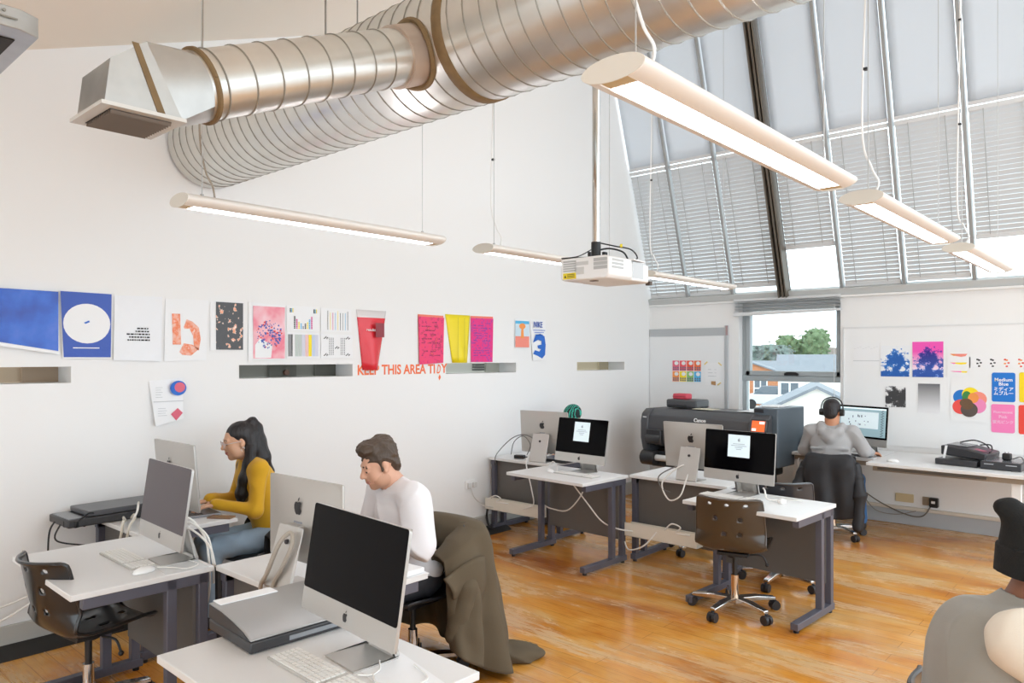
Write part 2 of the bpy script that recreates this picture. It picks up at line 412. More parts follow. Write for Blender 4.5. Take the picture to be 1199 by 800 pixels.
mb = MB(); mb.bx(WX0+.05, WX0+.10, fy0-.02, fy1-.01, 1.50, WZ1-.04); mb.bx(WX1-.07, WX1-.03, fy0-.02, fy1-.01, 1.50, WZ1-.04); mb.bx(WX0+.05, WX1-.03, fy0-.02, fy1-.01, 1.50, 1.555); mb.bx(WX0+.05, WX1-.03, fy0-.02, fy1-.01, WZ1-.1, WZ1-.04)
sash = mb.build('sash', grey_al, win, bevel=.004)
mb = MB().bx(-3.31, -3.15, fy0-.045, fy0-.02, 1.505, 1.53).prism([(-3.31, fy0-.045, 1.53), (-3.15, fy0-.045, 1.53), (-3.18, fy0-.045, 1.545), (-3.28, fy0-.045, 1.545)], (0, .02, 0))
mb.build('handle', M('black plastic', '#1c1c1d', .4), sash, bevel=.003)
MB().bx(WX0+.04, WX1-.03, fy0+.03, fy0+.036, WZ0+.04, WZ1-.04).build('glass_pane', glass, win)
MB().bx(WX0-.03, WX1+.03, BY-.03, BY+.12, WZ0-.03, WZ0).build('window_sill', M('white gloss', '#eeeeec', .35), win, bevel=.004)
slat_m = M('silver blind slats', '#d3d6d8', .45)
bl = thing('venetian_blind', 'grey venetian blind pulled up into a bundle above the window', 'blind', (-3.26, BY-.02, 2.40))
mb = MB()
for k in range(9): mb.box((.0, -.02+.006*(k % 2), -.045-k*.0125), (1.21, .05, .003), (R(6*((k % 3)-1)), 0, 0))
mb.build('slats', slat_m, bl)
MB().box((0, -.02, -.012), (1.22, .05, .03)).build('head_rail', slat_m, bl, bevel=.003)
MB().prism([(-.605, -.05, -.155), (.605, -.05, -.155), (.605, -.05, -.175), (-.605, -.05, -.2)], (0, .055, 0)).build('bottom_rail', M('blind rail', '#d8dadb', .4), bl, bevel=.003)
MB().tube([(.55, -.05, -.1), (.55, -.055, -.6), (.55, -.05, -1.2)], .003).build('pull_cord', M('cord', '#dcdcda', .6), bl)

# sloping glass roof: ribs, glass, blinds below and fabric shades above
XS = [LX, -4.50, -3.90, -3.27, -2.65, -2.035, -1.415, -.80, -.18]
sl = Vector((0, -.33, 1)).normalized(); nn = Vector((0, -1, -.33)).normalized()    # up the slope, into the room
def P(x, z, off=0.):
    return Vector((x, glaze_y(z), z))+nn*off
def slab(mb, x0, x1, z0, z1, o0, o1):
    mb.prism([P(x0, z0, o0), P(x1, z0, o0), P(x1, z1, o0), P(x0, z1, o0)], nn*(o1-o0)); return mb
rib_m = M('rib metal', '#a2a4a4', .45, .4); beam_m = M('brown steel beam', '#6d655b', .5, .3)
gz = thing('window_2', None, None); gz['kind'] = 'structure'
for i, x in enumerate(XS[1:]):
    if abs(x+3.27) < .01:
        mb = slab(MB(), x-.05, x+.05, WH, RZ-.02, -.05, -.03); slab(mb, x-.05, x-.035, WH, RZ-.02, -.05, .1); slab(mb, x+.035, x+.05, WH, RZ-.02, -.05, .1); slab(mb, x-.012, x+.012, WH, RZ-.02, -.05, .08)
        mb.build('main_beam', beam_m, gz)
    else:
        slab(MB(), x-.017, x+.017, WH, RZ-.02, -.06, .015).build('rib', rib_m, gz, bevel=.004)
slab(MB(), LX, XS[-1], WH-.02, WH+.05, -.08, .03).build('bottom_rail', M('rail grey', '#c2c4c3', .5), gz, bevel=.005)
MB().prism([P(LX, RZ-.1, -.1), P(LX, RZ-.1, .0), P(LX, RZ+.1, .0), P(LX, RZ+.1, -.1)], (RX-LX, 0, 0)).build('ridge_rail', rib_m, gz)
for i in range(8): slab(MB(), XS[i]+.02, XS[i+1]-.02, WH+.04, 4.05, -.075, -.07).build('glass_pane', glass, gz)
shade_m = bpy.data.materials.new('grey shade fabric'); shade_m.use_nodes = True; t = shade_m.node_tree; bs = t.nodes['Principled BSDF']
bs.inputs['Base Color'].default_value = lin('#dcdee0'); bs.inputs['Roughness'].default_value = .7
tl = t.nodes.new('ShaderNodeBsdfTranslucent'); tl.inputs[0].default_value = lin('#dfe2e5'); mx = t.nodes.new('ShaderNodeMixShader'); mx.inputs[0].default_value = .44
tcx = t.nodes.new('ShaderNodeTexCoord'); nz = t.nodes.new('ShaderNodeTexNoise'); nz.inputs['Scale'].default_value = 3; bp = t.nodes.new('ShaderNodeBump'); bp.inputs['Strength'].default_value = .35; bp.inputs['Distance'].default_value = .05
t.links.new(tcx.outputs['Object'], nz.inputs[0]); t.links.new(nz.outputs[0], bp.inputs['Height']); t.links.new(bp.outputs[0], bs.inputs['Normal'])
t.links.new(bs.outputs[0], mx.inputs[1]); t.links.new(tl.outputs[0], mx.inputs[2]); t.links.new(mx.outputs[0], t.nodes['Material Output'].inputs[0])
ordn = ['first', 'second', 'third', 'fourth', 'fifth', 'sixth', 'seventh', 'eighth']
BOT = [2.47, 2.47, 2.53, 2.91, 2.47, 2.49, 2.84, 2.47]
for i in range(8):
    x0, x1 = XS[i]+(.03 if i else .02), XS[i+1]-.03
    if abs(XS[i+1]+3.27) < .01: x1 -= .03
    if abs(XS[i]+3.27) < .01: x0 += .03
    s_ = thing('roller_blind', 'smooth grey fabric blind on the upper glass roof, %s bay from the corner' % ordn[i], 'shade', tuple(P((x0+x1)/2, 4.0)))
    off = -Vector(s_.location)
    mb = MB(); nx = 6; nz_ = 10; V = []
    for a in range(nz_+1):
        for c in range(nx+1):
            z = 4.03+(RZ-.06-4.03)*a/nz_; x = x0+(x1-x0)*c/nx
            V.append(P(x, z, -.03+.012*math.sin(3*a+2*i)*math.sin(math.pi*c/nx))+off)
    mb.add(V, [(a*(nx+1)+c, a*(nx+1)+c+1, (a+1)*(nx+1)+c+1, (a+1)*(nx+1)+c) for a in range(nz_) for c in range(nx)], True)
    f = mb.build('fabric', shade_m, s_); so = f.modifiers.new('s', 'SOLIDIFY'); so.thickness = .003
    mb = MB(); mb.prism([P(x0, 4.02, -.04)+off, P(x1, 4.02, -.04)+off, P(x1, 4.055, -.04)+off, P(x0, 4.055, -.04)+off], nn*.025); mb.build('bottom_bar', M('shade bar', '#d6d7d8', .4), s_, bevel=.004)
    low = i in (3, 6)
    b_ = thing('venetian_blind', 'silver slatted blind on the glass roof, %s bay from the corner, %s' % (ordn[i], 'raised off the sill' if low else 'lowered to the sill'), 'blind', tuple(P((x0+x1)/2, BOT[i])))
    off = -Vector(b_.location)
    mb = MB(); z = BOT[i]+.05; pitch = .043
    tilt = R(20); wd = sl*math.cos(tilt)+nn*math.sin(tilt); wn_ = (nn*math.cos(tilt)-sl*math.sin(tilt))
    while z < 3.97:
        c = P(0, z, -.022)+off+Vector((b_.location.x, 0, 0)); c.x = 0
        hw = (x1-x0)/2-.004
        pts = [c+Vector((-hw, 0, 0))-wd*.0245, c+Vector((hw, 0, 0))-wd*.0245, c+Vector((hw, 0, 0))+wn_*.004, c+Vector((-hw, 0, 0))+wn_*.004, c+Vector((hw, 0, 0))+wd*.0245, c+Vector((-hw, 0, 0))+wd*.0245]
        mb.add(pts, [(0, 1, 2, 3), (3, 2, 4, 5)], True)
        z += pitch
    mb.build('slats', slat_m, b_, recalc=False)
    mb = MB(); mb.prism([P(x0, BOT[i], -.045)+off, P(x1, BOT[i], -.045)+off, P(x1, BOT[i]+.045, -.045)+off, P(x0, BOT[i]+.045, -.045)+off], nn*.03)
    mb.build('bottom_rail', M('blind rail', '#d8dadb', .4), b_, bevel=.006)
    mb = MB(); mb.prism([P(x0, 3.97, -.05)+off, P(x1, 3.97, -.05)+off, P(x1, 4.01, -.05)+off, P(x0, 4.01, -.05)+off], nn*.05)
    mb.build('head_rail', M('blind rail', '#d8dadb', .4), b_, bevel=.004)
    for q in (.22, .78):
        xx = x0+(x1-x0)*q
        MB().tube([P(xx, BOT[i]+.04, .004)+off, P(xx, 3.98, .004)+off], .0035, 6).build('ladder_cord', M('cord grey', '#a9abaa', .7), b_)

# ------------------------------------------------------------------ outside, seen through the window
GZ = -3.6
brick = M('orange brick', '#b97a52', .8, var=.25, vscale=6); brick2 = M('red brick', '#995a42', .8, var=.25, vscale=6); render_w = M('white render', '#ece9e2', .8); slate = M('grey slate roof', '#767c83', .7, var=.15, vscale=5)
upvc = M('white window plastic', '#f1f1f0', .4); dglass = M('dark pane', '#5c6670', .15)
tag(MB().bx(-80, 40, 10, 120, GZ-.2, GZ).build('street_ground', M('street', '#b9b7b1', .9)), None, None, None, 'structure')
def house(name, label, x, y, wx, wy, h, rh, wall, roof, rz, wins, ridge='x', chim=None):
    o = thing(name, label, 'house', (x, y, GZ), R(rz))
    mb = MB().bx(-wx/2, wx/2, -wy/2, wy/2, 0, h)
    if ridge == 'y': mb.prism([(-wx/2, -wy/2, h), (wx/2, -wy/2, h), (0, -wy/2, h+rh)], (0, wy, 0))
    else: mb.prism([(-wx/2, -wy/2, h), (-wx/2, wy/2, h), (-wx/2, 0, h+rh)], (wx, 0, 0))
    mb.build('wall', wall, o)
    mb = MB(); e = .15
    if ridge == 'y':
        for s_ in (-1, 1): mb.prism([(s_*(wx/2+e), -wy/2-e, h-e*rh/(wx/2)), (0, -wy/2-e, h+rh), (0, -wy/2-e, h+rh+.09), (s_*(wx/2+e), -wy/2-e, h-e*rh/(wx/2)+.09)], (0, wy+2*e, 0))
    else:
        for s_ in (-1, 1): mb.prism([(-wx/2-e, s_*(wy/2+e), h-e*rh/(wy/2)), (-wx/2-e, 0, h+rh), (-wx/2-e, 0, h+rh+.09), (-wx/2-e, s_*(wy/2+e), h-e*rh/(wy/2)+.09)], (wx+2*e, 0, 0))
    mb.build('roof', roof, o)
    for (u, z, ww, hh) in wins:
        f = MB().bx(u-ww/2, u+ww/2, -wy/2-.06, -wy/2+.02, z, z+hh).build('window', upvc, o)
        mb = MB()
        for a in (0, 1):
            for b2 in (0, 1): mb.bx(u-ww/2+.08+a*(ww/2-.04), u-.04+a*(ww/2-.04), -wy/2-.08, -wy/2-.05, z+.08+b2*(hh/2-.03), z+hh/2-.04+b2*(hh/2-.03))
        mb.build('pane', dglass, f)
    if chim: MB().bx(chim[0]-.45, chim[0]+.45, chim[1]-.4, chim[1]+.4, h, h+rh+1.2).bx(chim[0]-.52, chim[0]+.52, chim[1]-.47, chim[1]+.47, h+rh+1.0, h+rh+1.12).build('chimney', brick2, o)
    return o
house('brick_house', 'orange brick house with gable wall on the left of the window view', -22.3, 50, 4.6, 7, 4.2, .8, brick, slate, 22, [(.9, 2.6, .9, 1.3)], 'y')
house('brick_house', 'red brick house with white windows in the middle of the window view', -25.4, 63, 6.4, 6, 4.1, .8, brick2, slate, 22, [(-1.3, 3.3, 1.3, 1.2), (-1.3, .9, 1.6, 1.3), (1.4, 3.3, 1.2, 1.2)], 'x')
house('white_house', 'long white rendered house with big grey slate roof and brick chimney', -12.0, 37, 5.2, 6, 4.4, .95, render_w, slate, 20, [(-2.1, 2.9, .9, 1.3)], 'x', (1.9, .3))
house('white_house', 'low white gabled house in front of the slate roof, nearest outside', -8.45, 24, 3.4, 5, 3.55, .85, render_w, slate, 20, [], 'y')
def tree(label, x, y, h, r, col, seed, cat='tree', name='tree', trunk=True):
    q = random.Random(seed); o = thing(name, label, cat, (x, y, GZ)); pr = []
    for k in range(16):
        a = q.random()*6.28; rr_ = r*(.25+.6*q.random()); z = h-r*1.1+(q.random()-.5)*r*1.7
        pr.append(ell((rr_*math.cos(a), rr_*math.sin(a), z), (r*.42, r*.42, r*.36), .3*r))
    m = M('leaf_'+label[:12], col, .9, var=.45, vscale=3.5)
    sdf_mesh('foliage', pr, m, max(.06, r*.055), o, disp=lambda X, Y, Z: .13*r*np.sin(7/r*X*1.7+seed)*np.sin(7/r*Y*1.9)*np.sin(7/r*Z*2.1+1)+.09*r*np.sin(23/r*X)*np.sin(21/r*Y+2)*np.sin(22/r*Z), relax=0)
    if trunk: MB().tube([(0, 0, 0), (.05*r, 0, h*.5), (0, 0, h-r)], .2, 8, 4, [.09*r, .07*r, .05*r]).build('trunk', M('bark', '#6d6257', .9), o)
tree('pale grey-green tree left of centre beyond the roofs', -28.9, 70, 6.5, 2.1, '#6a7872', 3)
tree('taller bright green tree right of centre beyond the roofs', -29.5, 80, 8.1, 2.5, '#667b58', 5)
tree('red-leaved garden bush below the white gable', -7.55, 20.0, 3.2, .62, '#9c5646', 9, 'bush', 'garden_bush')
tree('green garden hedge left of the red bush', -8.75, 20.6, 2.75, .42, '#68843c', 11, 'bush', 'garden_bush')
tree('dark green hedge in front of the red brick house', -23.0, 57.5, 3.9, 1.2, '#557048', 13, 'bush', 'garden_bush')
hl = MB().prism([(-90, 110, GZ), (-50, 110, GZ), (-20, 110, GZ), (-20, 110, 1.9), (-30, 110, 2.6), (-42, 110, 3.4), (-52, 110, 2.9), (-90, 110, 3.2)], (0, 8, 0)).build('far_hill', M('hazy hill', '#8f857e', .95, var=.25, vscale=.6)); hl['kind'] = 'structure'
cr = thing('car', 'small silver car parked before the red brick house', 'car', (-17.9, 43.5, GZ+2.15), R(20))
carp = M('silver car paint', '#c9ced2', .3, .3)
MB().prism([(-1.9, 0, .3), (1.9, 0, .3), (1.95, 0, .75), (1.2, 0, .9), (-1.2, 0, .9), (-1.9, 0, .75)], (0, 1.6, 0)).build('car_body', carp, cr, bevel=.05)
MB().prism([(-1.1, .1, .9), (1.1, .1, .9), (.7, .1, 1.4), (-.6, .1, 1.4)], (0, 1.4, 0)).build('cabin', dglass, cr, bevel=.05)
for xx in (-1.2, 1.2): MB().cyl((xx, -.02, .3), (xx, .18, .3), .3).build('wheel', M('tyre', '#2a2a2a', .8), cr)
tag(MB().bx(-20.5, -15.2, 42.2, 46.4, GZ, GZ+2.15).build('raised_verge', M('street', '#b9b7b1', .9)), None, None, None, 'structure')
# ------------------------------------------------------------------ ventilation
galv = M('galvanised steel', '#d8d7d2', .30, .85, bump=.05, bscale=25, var=.10, vscale=9)
galv_b = M('galvanised sheet', '#bdbdba', .38, .8, var=.14, vscale=14)
seam_m = M('duct seam', '#98958c', .45, .5); seal_m = M('brown sealant', '#7b6443', .7, var=.3, vscale=25)
YD, ZD, RD = 2.42, 3.185, .28
duct = thing('ventilation_duct', 'big silver spiral duct across the ceiling with its sloping branch and outlet', 'duct', (-1.5, YD, ZD))
O = -Vector(duct.location)
X1 = 1.35
mb = MB().cyl((LX+.02, YD, ZD), (X1, YD, ZD), RD, n=64, caps=False); mb.bm.transform(Matrix.Translation(O)); mb.build('main_duct', galv, duct)
mb = MB(); x = LX+.05; pitch = .095   # raised helical lock seam
pts = []; N = int((X1-x)/pitch*28)
for i in range(N):
    a = 2*math.pi*i/28; pts.append((x+pitch*i/28, YD+(RD+.001)*math.cos(a), ZD+(RD+.001)*math.sin(a)))
mb.tube(pts, .0042, 5, 1); mb.bm.transform(Matrix.Translation(O)); mb.build('spiral_seam', seam_m, duct)
mb = MB()
for xx in (-2.36,): mb.lathe([(RD+.002, -.03), (RD+.007, -.024), (RD+.007, .024), (RD+.002, .03)], (xx, YD, ZD), 48, Matrix.Rotation(R(90), 3, 'Y'))
mb.bm.transform(Matrix.Translation(O)); mb.build('sealed_joint', seal_m, duct)
# branch
bx_, by0, bz0 = -2.56, 1.18, 2.67
sl_ = .42; RB = .122
bdir = Vector((0, 1, sl_)).normalized()
A = Vector((bx_, by0, bz0)); B = Vector((bx_, YD-.20, bz0+(YD-.20-by0)*sl_))
mb = MB().cyl(A, B, RB, n=48, caps=False); mb.bm.transform(Matrix.Translation(O)); br = mb.build('branch_duct', galv, duct)
mb = MB(); u, v = mb.frame(bdir); L = (B-A).length
for s_ in np.arange(.06, L-.1, .115):
    c = A+bdir*s_
    mb.tube([c+(u*math.cos(2*math.pi*i/40)+v*math.sin(2*math.pi*i/40))*(RB+.001) for i in range(41)], .0035, 5, 1)
mb.bm.transform(Matrix.Translation(O)); mb.build('branch_seams', seam_m, duct)
mb = MB(); mb.cyl(B-bdir*.16, B+bdir*.12, RB+.012, n=40)
mb.bm.transform(Matrix.Translation(O)); mb.build('branch_boot', M('pinkish sheet metal', '#c3b2a4', .45, .6), duct)
mb = MB()
for i in range(40):
    pass
# sealant where the boot meets the big duct: follows the intersection curve
cur = []
for i in range(49):
    a = 2*math.pi*i/48; lx = (RB+.022)*math.cos(a); lz = (RB+.022)*math.sin(a)
    # branch axis point where the surface of the big duct is met
    best = None
    for s_ in np.arange(L-.35, L+.3, .004):
        p = A+bdir*float(s_)+Vector((1, 0, 0))*lx+bdir.cross(Vector((1, 0, 0)))*(-lz)
        if (p.y-YD)**2+(p.z-ZD)**2 <= (RD+.004)**2: best = p; break
    if best: cur.append(best)
mb.tube(cur, .014, 6, 1); mb.bm.transform(Matrix.Translation(O)); mb.build('boot_sealant', seal_m, duct)
mb = MB(); mb.tube([A+bdir*.02+(u*math.cos(2*math.pi*i/40)+v*math.sin(2*math.pi*i/40))*(RB+.0015) for i in range(41)], .011, 6, 1)
mb.bm.transform(Matrix.Translation(O)); mb.build('sealant', seal_m, duct)
# outlet hood: square section in the branch direction, slanted end, grille underneath
hx0, hx1 = bx_-.122, bx_+.122
P1, P2, P3, P4 = (.845, 2.505), (1.085, 2.505), (.97, 2.70), (.862, 2.645)
Ac = [(hx0, P2[0], P2[1]), (hx1, P2[0], P2[1]), (hx1, P3[0], P3[1]+.03), (hx0, P3[0], P3[1]+.03)]
mb = MB(); mb.prism([(hx0, *P1), (hx0, *P2), (hx0, P3[0], P3[1]+.03), (hx0, *P4)], (hx1-hx0, 0, 0))
n = 32; ring = []   # square-to-round transition up to the branch
for i in range(n):
    a = 2*math.pi*i/n; ring.append(A+Vector((1, 0, 0))*RB*math.cos(a)+bdir.cross(Vector((1, 0, 0)))*(-RB*math.sin(a)))
sq = []
cx_, cc = (hx0+hx1)/2, [Vector(Ac[0]), Vector(Ac[1]), Vector(Ac[2]), Vector(Ac[3])]
for i in range(n):
    a = 2*math.pi*i/n; c_, s_ = math.cos(a), math.sin(a); m_ = max(abs(c_), abs(s_)); fx, fz = c_/m_, s_/m_
    lo_ = cc[0].lerp(cc[1], (fx+1)/2); hi_ = cc[3].lerp(cc[2], (fx+1)/2); sq.append(hi_.lerp(lo_, (fz+1)/2) if bdir.cross(Vector((1,0,0))).z > 0 else lo_.lerp(hi_, (fz+1)/2))
mb.add(sq+ring, [(i, (i+1) % n, n+(i+1) % n, n+i) for i in range(n)])
mb.bm.transform(Matrix.Translation(O)); hood = mb.build('outlet_hood', galv_b, duct, angle=20)
mb = MB(); mb.bx(hx0-.02, hx1+.02, P1[0]-.015, P2[0]+.005, 2.493, 2.505); mb.bm.transform(Matrix.Translation(O)); gr_ = mb.build('grille_frame', M('pale grille frame', '#d2d0cb', .5, .3), hood)
mb = MB(); mb.bx(hx0+.015, hx1-.015, P1[0]+.02, P2[0]-.03, 2.4915, 2.4935); mb.bm.transform(Matrix.Translation(O)); mb.build('grille_opening', M('grille dark', '#1f1a16', .7), hood)
mb = MB()
for k in range(12):
    xx = hx0+.024+k*.0185; mb.box((xx, (P1[0]+P2[0])/2-.005, 2.486), (.0065, P2[0]-P1[0]-.055, .012), (0, R(25), 0))
mb.bm.transform(Matrix.Translation(O)); mb.build('grille_bars', M('grille bars', '#6c6259', .5, .4), hood)
mb = MB(); mb.prism([(hx1-.001, 1.005, 2.506), (hx1-.001, 1.03, 2.506), (hx1-.001, .945, 2.715), (hx1-.001, .925, 2.715)], (.004, 0, 0)); mb.bm.transform(Matrix.Translation(O)); mb.build('hood_seal', seal_m, hood)
for (x, y, z0) in ((-2.56, 1.72, bz0+.54*sl_+RB), (-3.3, YD, ZD+RD), (-.9, YD, ZD+RD), (.4, YD, ZD+RD)):
    mb = MB().cyl((x, y, z0), (x, y, ceil_z(y)), .004, n=8).bx(x-.02, x+.02, y-.02, y+.02, ceil_z(y)-.03, ceil_z(y)+.01); mb.bm.transform(Matrix.Translation(O)); mb.build('hanger_rod', M('rod steel', '#8f8d88', .4, .7), duct)

# the other outlet in the top left corner
V2 = thing('duct_outlet', 'flat galvanised duct outlet poking in at the top left corner', 'duct', (-3.4, .6, 2.9))
O2 = -Vector(V2.location)
poly = [(-3.09, .2), (-3.09, .79), (-3.125, .857), (-3.7, .86), (-3.7, .2)]
mb = MB(); mb.prism([(x, y, 2.9) for x, y in poly], (0, 0, .075)); mb.bm.transform(Matrix.Translation(O2)); mb.build('hood', galv_b, V2, bevel=.003)
mb = MB().bx(-3.6, -3.2, .3, .80, 2.896, 2.9); mb.bm.transform(Matrix.Translation(O2)); mb.build('opening', M('grille dark', '#1f1a16', .7), V2)
mb = MB().bx(-3.6, -3.2, .3, .34, 2.893, 2.897); mb.bm.transform(Matrix.Translation(O2)); mb.build('inner_flange', M('inner flange', '#b9aa9c', .5, .4), V2)
mb = MB().prism([(-3.085, .2, 2.93), (-3.085, .78, 2.93), (-3.085, .78, 2.935), (-3.085, .2, 2.935)], (.004, 0, 0))
for k in range(5): mb.cyl((-3.09, .3+k*.11, 2.955), (-3.084, .3+k*.11, 2.955), .006, n=8)
mb.bm.transform(Matrix.Translation(O2)); mb.build('seam_and_screws', seam_m, V2)
mb = MB().bx(-3.65, -3.2, .25, .7, 2.975, 3.2); mb.bm.transform(Matrix.Translation(O2)); mb.build('duct_neck', galv, V2)

# ------------------------------------------------------------------ hanging lights
lum_m = M('luminaire white', '#e9e4dd', .4); lamp_m = M('lit diffuser', '#fff6e6', .5, emit='#eef3ff', es=7.5); cap_m = M('luminaire end cap', '#d9d5cb', .45)
wire_m = M('steel wire', '#b8b8b6', .4, .5); cord_w = M('white flex', '#efefed', .5); clip_m = M('black clip', '#252525', .5); cord_g = M('grey flex', '#9a8f80', .6)
def luminaire(label, x, y0, y1, z=2.40, cord='w', nearcord=0.):
    o = thing('pendant_light', label, 'light', (x, (y0+y1)/2, z)); h = (y1-y0)/2; W, H_ = .09, .030
    # elliptical aluminium body with a flat slot underneath
    n = 40; sec = []
    for i in range(n):
        a = R(-90+27)+ (2*math.pi-R(54))*i/(n-1); sec.append((W*math.cos(a), H_*math.sin(a)))
    P = [(a, -h, b) for a, b in sec]+[(a, h, b) for a, b in sec]
    mb = MB(); mb.add(P, [(i, i+1, n+i+1, n+i) for i in range(n-1)], True)
    xs = sec[0][0]; zb = sec[0][1]
    sl2 = [(sec[-1][0], zb), (sec[-1][0]+.004, zb+.006), (-sec[-1][0]-.004, zb+.006), (-sec[-1][0], zb)]
    mb.prism([(sl2[0][0], -h, zb), (sl2[1][0], -h, zb+.006), (sl2[1][0], h, zb+.006), (sl2[0][0], h, zb)], (0, 0, .002))
    mb.build('housing', lum_m, o)
    MB().bx(sec[-1][0]+.004, -sec[-1][0]-.004, -h+.05, h-.05, zb+.001, zb+.006).build('diffuser', lamp_m, o)
    for ya, yb in ((-h+.004, -h+.05), (h-.05, h-.004)): MB().bx(sec[-1][0]+.003, -sec[-1][0]-.003, ya, yb, zb+.002, zb+.008).build('slot_end', M('slot end', '#c9b48a', .5), o)
    MB().bx(-.012, .012, -h+.2, h-.2, H_-.004, H_+.0001).build('added_uplight', M('uplight glow', '#fff2e0', .5, emit='#fbf8ff', es=24), o)  # unseen glowing strip, added to brighten the ceiling above
    for s_ in (-1, 1):
        ps = [(W*1.005*math.cos(2*math.pi*i/n), s_*h, H_*1.02*math.sin(2*math.pi*i/n)) for i in range(n)]
        MB().prism(ps, (0, s_*.004, 0)).build('end_cap', cap_m, o, bevel=.001)
    for s_ in (-1, 1):
        yy = s_*(h-.10); zt = min(ceil_z((y0+y1)/2+yy), WH+(BY-((y0+y1)/2+yy))/.33)-z
        MB().tube([(0, yy, H_-.002), (0, yy, zt)], .0022, 6).cyl((0, yy, H_-.003), (0, yy, H_+.012), .008).build('suspension_wire', wire_m, o)
    yy = -(h-.14)+nearcord; zt = ceil_z((y0+y1)/2+yy)-z
    sag = .035
    MB().tube([(.0, -h+.16, H_), (sag, -h+.13, H_+.05), (.01, yy-.03, H_+.12), (-.025, yy-.04, H_+.3), (-.01, yy-.035, zt*.55), (-.015, yy-.03, zt)], .0045, 8).build('power_cord', cord_w if cord == 'w' else cord_g, o)
    for q in (.3, .55, .8): MB().box((-.012, yy-.036, zt*q), (.016, .014, .012)).build('clip', clip_m, o)
    return o
luminaire('long hanging light nearest the left wall, at the left below the duct outlet', -3.2, 1.41, 2.90, cord='g')
luminaire('hanging light partly hidden behind the white projector', -3.2, 3.30, 4.79)
luminaire('hanging light over the printer, in front of the left end of the blinds', -3.2, 5.22, 6.72)
luminaire('big nearest hanging light crossing in front of the silver duct', -.98, 1.45, 2.97)
luminaire('hanging light in the middle of the right-hand row of three', -.98, 3.32, 4.82)
luminaire('smallest farthest hanging light at the right, near the raised blind', -.98, 5.25, 6.75)

# ------------------------------------------------------------------ projector on its pole
pw = M('projector white', '#efefee', .4); pg = M('vent grey', '#b9bab9', .5); pdk = M('bracket black', '#1d1d1e', .5); chrome = M('chrome', '#d5d5d4', .12, 1.)
pr = thing('projector', 'white ceiling projector on a chrome pole with a yellow warning sticker', 'projector', (-2.42, 3.50, 2.13))
W2, D2, H2 = .165, .20, .115   # half x, half y, height
mb = MB(); mb.prism([(-W2, -D2, .03), (-W2, -D2, H2+.03), (W2-.03, -D2, H2+.03), (W2, -D2, H2+.02), (W2, -D2, .04), (W2-.02, -D2, 0.02), (-W2+.02, -D2, .02)], (0, .03+.20, 0))
mb.prism([(-W2, 0, .02), (W2, .03, .02), (W2, .2, .02), (W2-.03, .25, .02), (-W2, .25, .02)], (0, 0, .10))
mb.build('casing', pw, pr, bevel=.008)
MB().prism([(W2-.055, .02, .135), (W2+.01, .03, .135), (W2+.01, .15, .13), (W2-.055, .15, .135)], (0, 0, .008)).build('top_lip', pw, pr, bevel=.002)
MB().bx(W2-.01, W2+.0015, .035, .145, .035, .125).build('lens_recess', M('recess grey', '#c6cacc', .5), pr)
mb = MB()
for k in range(3): mb.bx(W2, W2+.002, -.17, -.06, .075+.02*k, .087+.02*k)
mb.build('side_vent', pg, pr); mb = MB()
for k in range(5): mb.bx(-W2+.02, -W2+.11, -D2-.002, -D2, .07+.013*k, .078+.013*k)
mb.build('front_vent', pg, pr); mb = MB()
for k in range(3): mb.bx(W2-.10, W2-.01, -D2-.002, -D2, .07+.022*k, .088+.022*k)
mb.build('corner_vent', pg, pr)
st = MB().bx(-W2+.02, -W2+.11, -D2-.003, -D2-.001, .028, .062).build('warning_sticker', M('sticker yellow', '#e9d21c', .5), pr)
mb = MB().prism([(-W2+.028, -D2-.0035, .036), (-W2+.044, -D2-.0035, .036), (-W2+.036, -D2-.0035, .052)], (0, .001, 0))
for k in range(3): mb.bx(-W2+.05, -W2+.10, -D2-.0036, -D2-.0026, .036+.008*k, .039+.008*k)
mb.build('sticker_print', pdk, st)
MB().bx(-.06, .03, -D2-.002, -D2, .10, .12).bx(-.06, .0, -D2-.002, -D2, .05, .09).build('rating_label', M('label grey', '#d0d0ce', .5), pr)
MB().bx(-.02, .02, -.12, -.09, .017, .021).bx(W2-.03, W2, .22, .245, .008, .03).build('feet', M('foot brown', '#4a3d33', .5), pr)
zp = ceil_z(3.47)-2.13
MB().cyl((-.04, -.03, .22), (-.04, -.03, zp), .023, n=24).build('pole', chrome, pr)
MB().cyl((-.04, -.03, .15), (-.04, -.03, .25), .028).bx(-.12, .05, -.10, .08, .145, .155).bx(-.10, -.085, -.03, .0, .15, .2).bx(.0, .02, -.03, .0, .15, .19).build('bracket', pdk, pr, bevel=.003)
MB().bx(-.08, 0, -.07, .01, zp-.02, zp).build('ceiling_plate', pdk, pr)
MB().tube([(-.04, 0, .25), (.03, .06, .23), (.10, .12, .21), (.13, .14, .16), (.10, .1, .145)], .004).tube([(-.04, -.03, .2), (.03, .0, .21), (.09, .05, .19), (.11, .07, .15)], .005).tube([(-.16, -.2, .15), (-.10, -.12, .165), (-.05, -.05, .21)], .003).tube([(-.165, -.19, .15), (-.07, -.1, .158), (.02, -.04, .155)], .004).build('cables', pdk, pr)
MB().box((.055, .085, .232), (.012, .03, .018), (0, 0, R(40))).build('yellow_plug', M('sticker yellow', '#e9d21c', .5), pr)
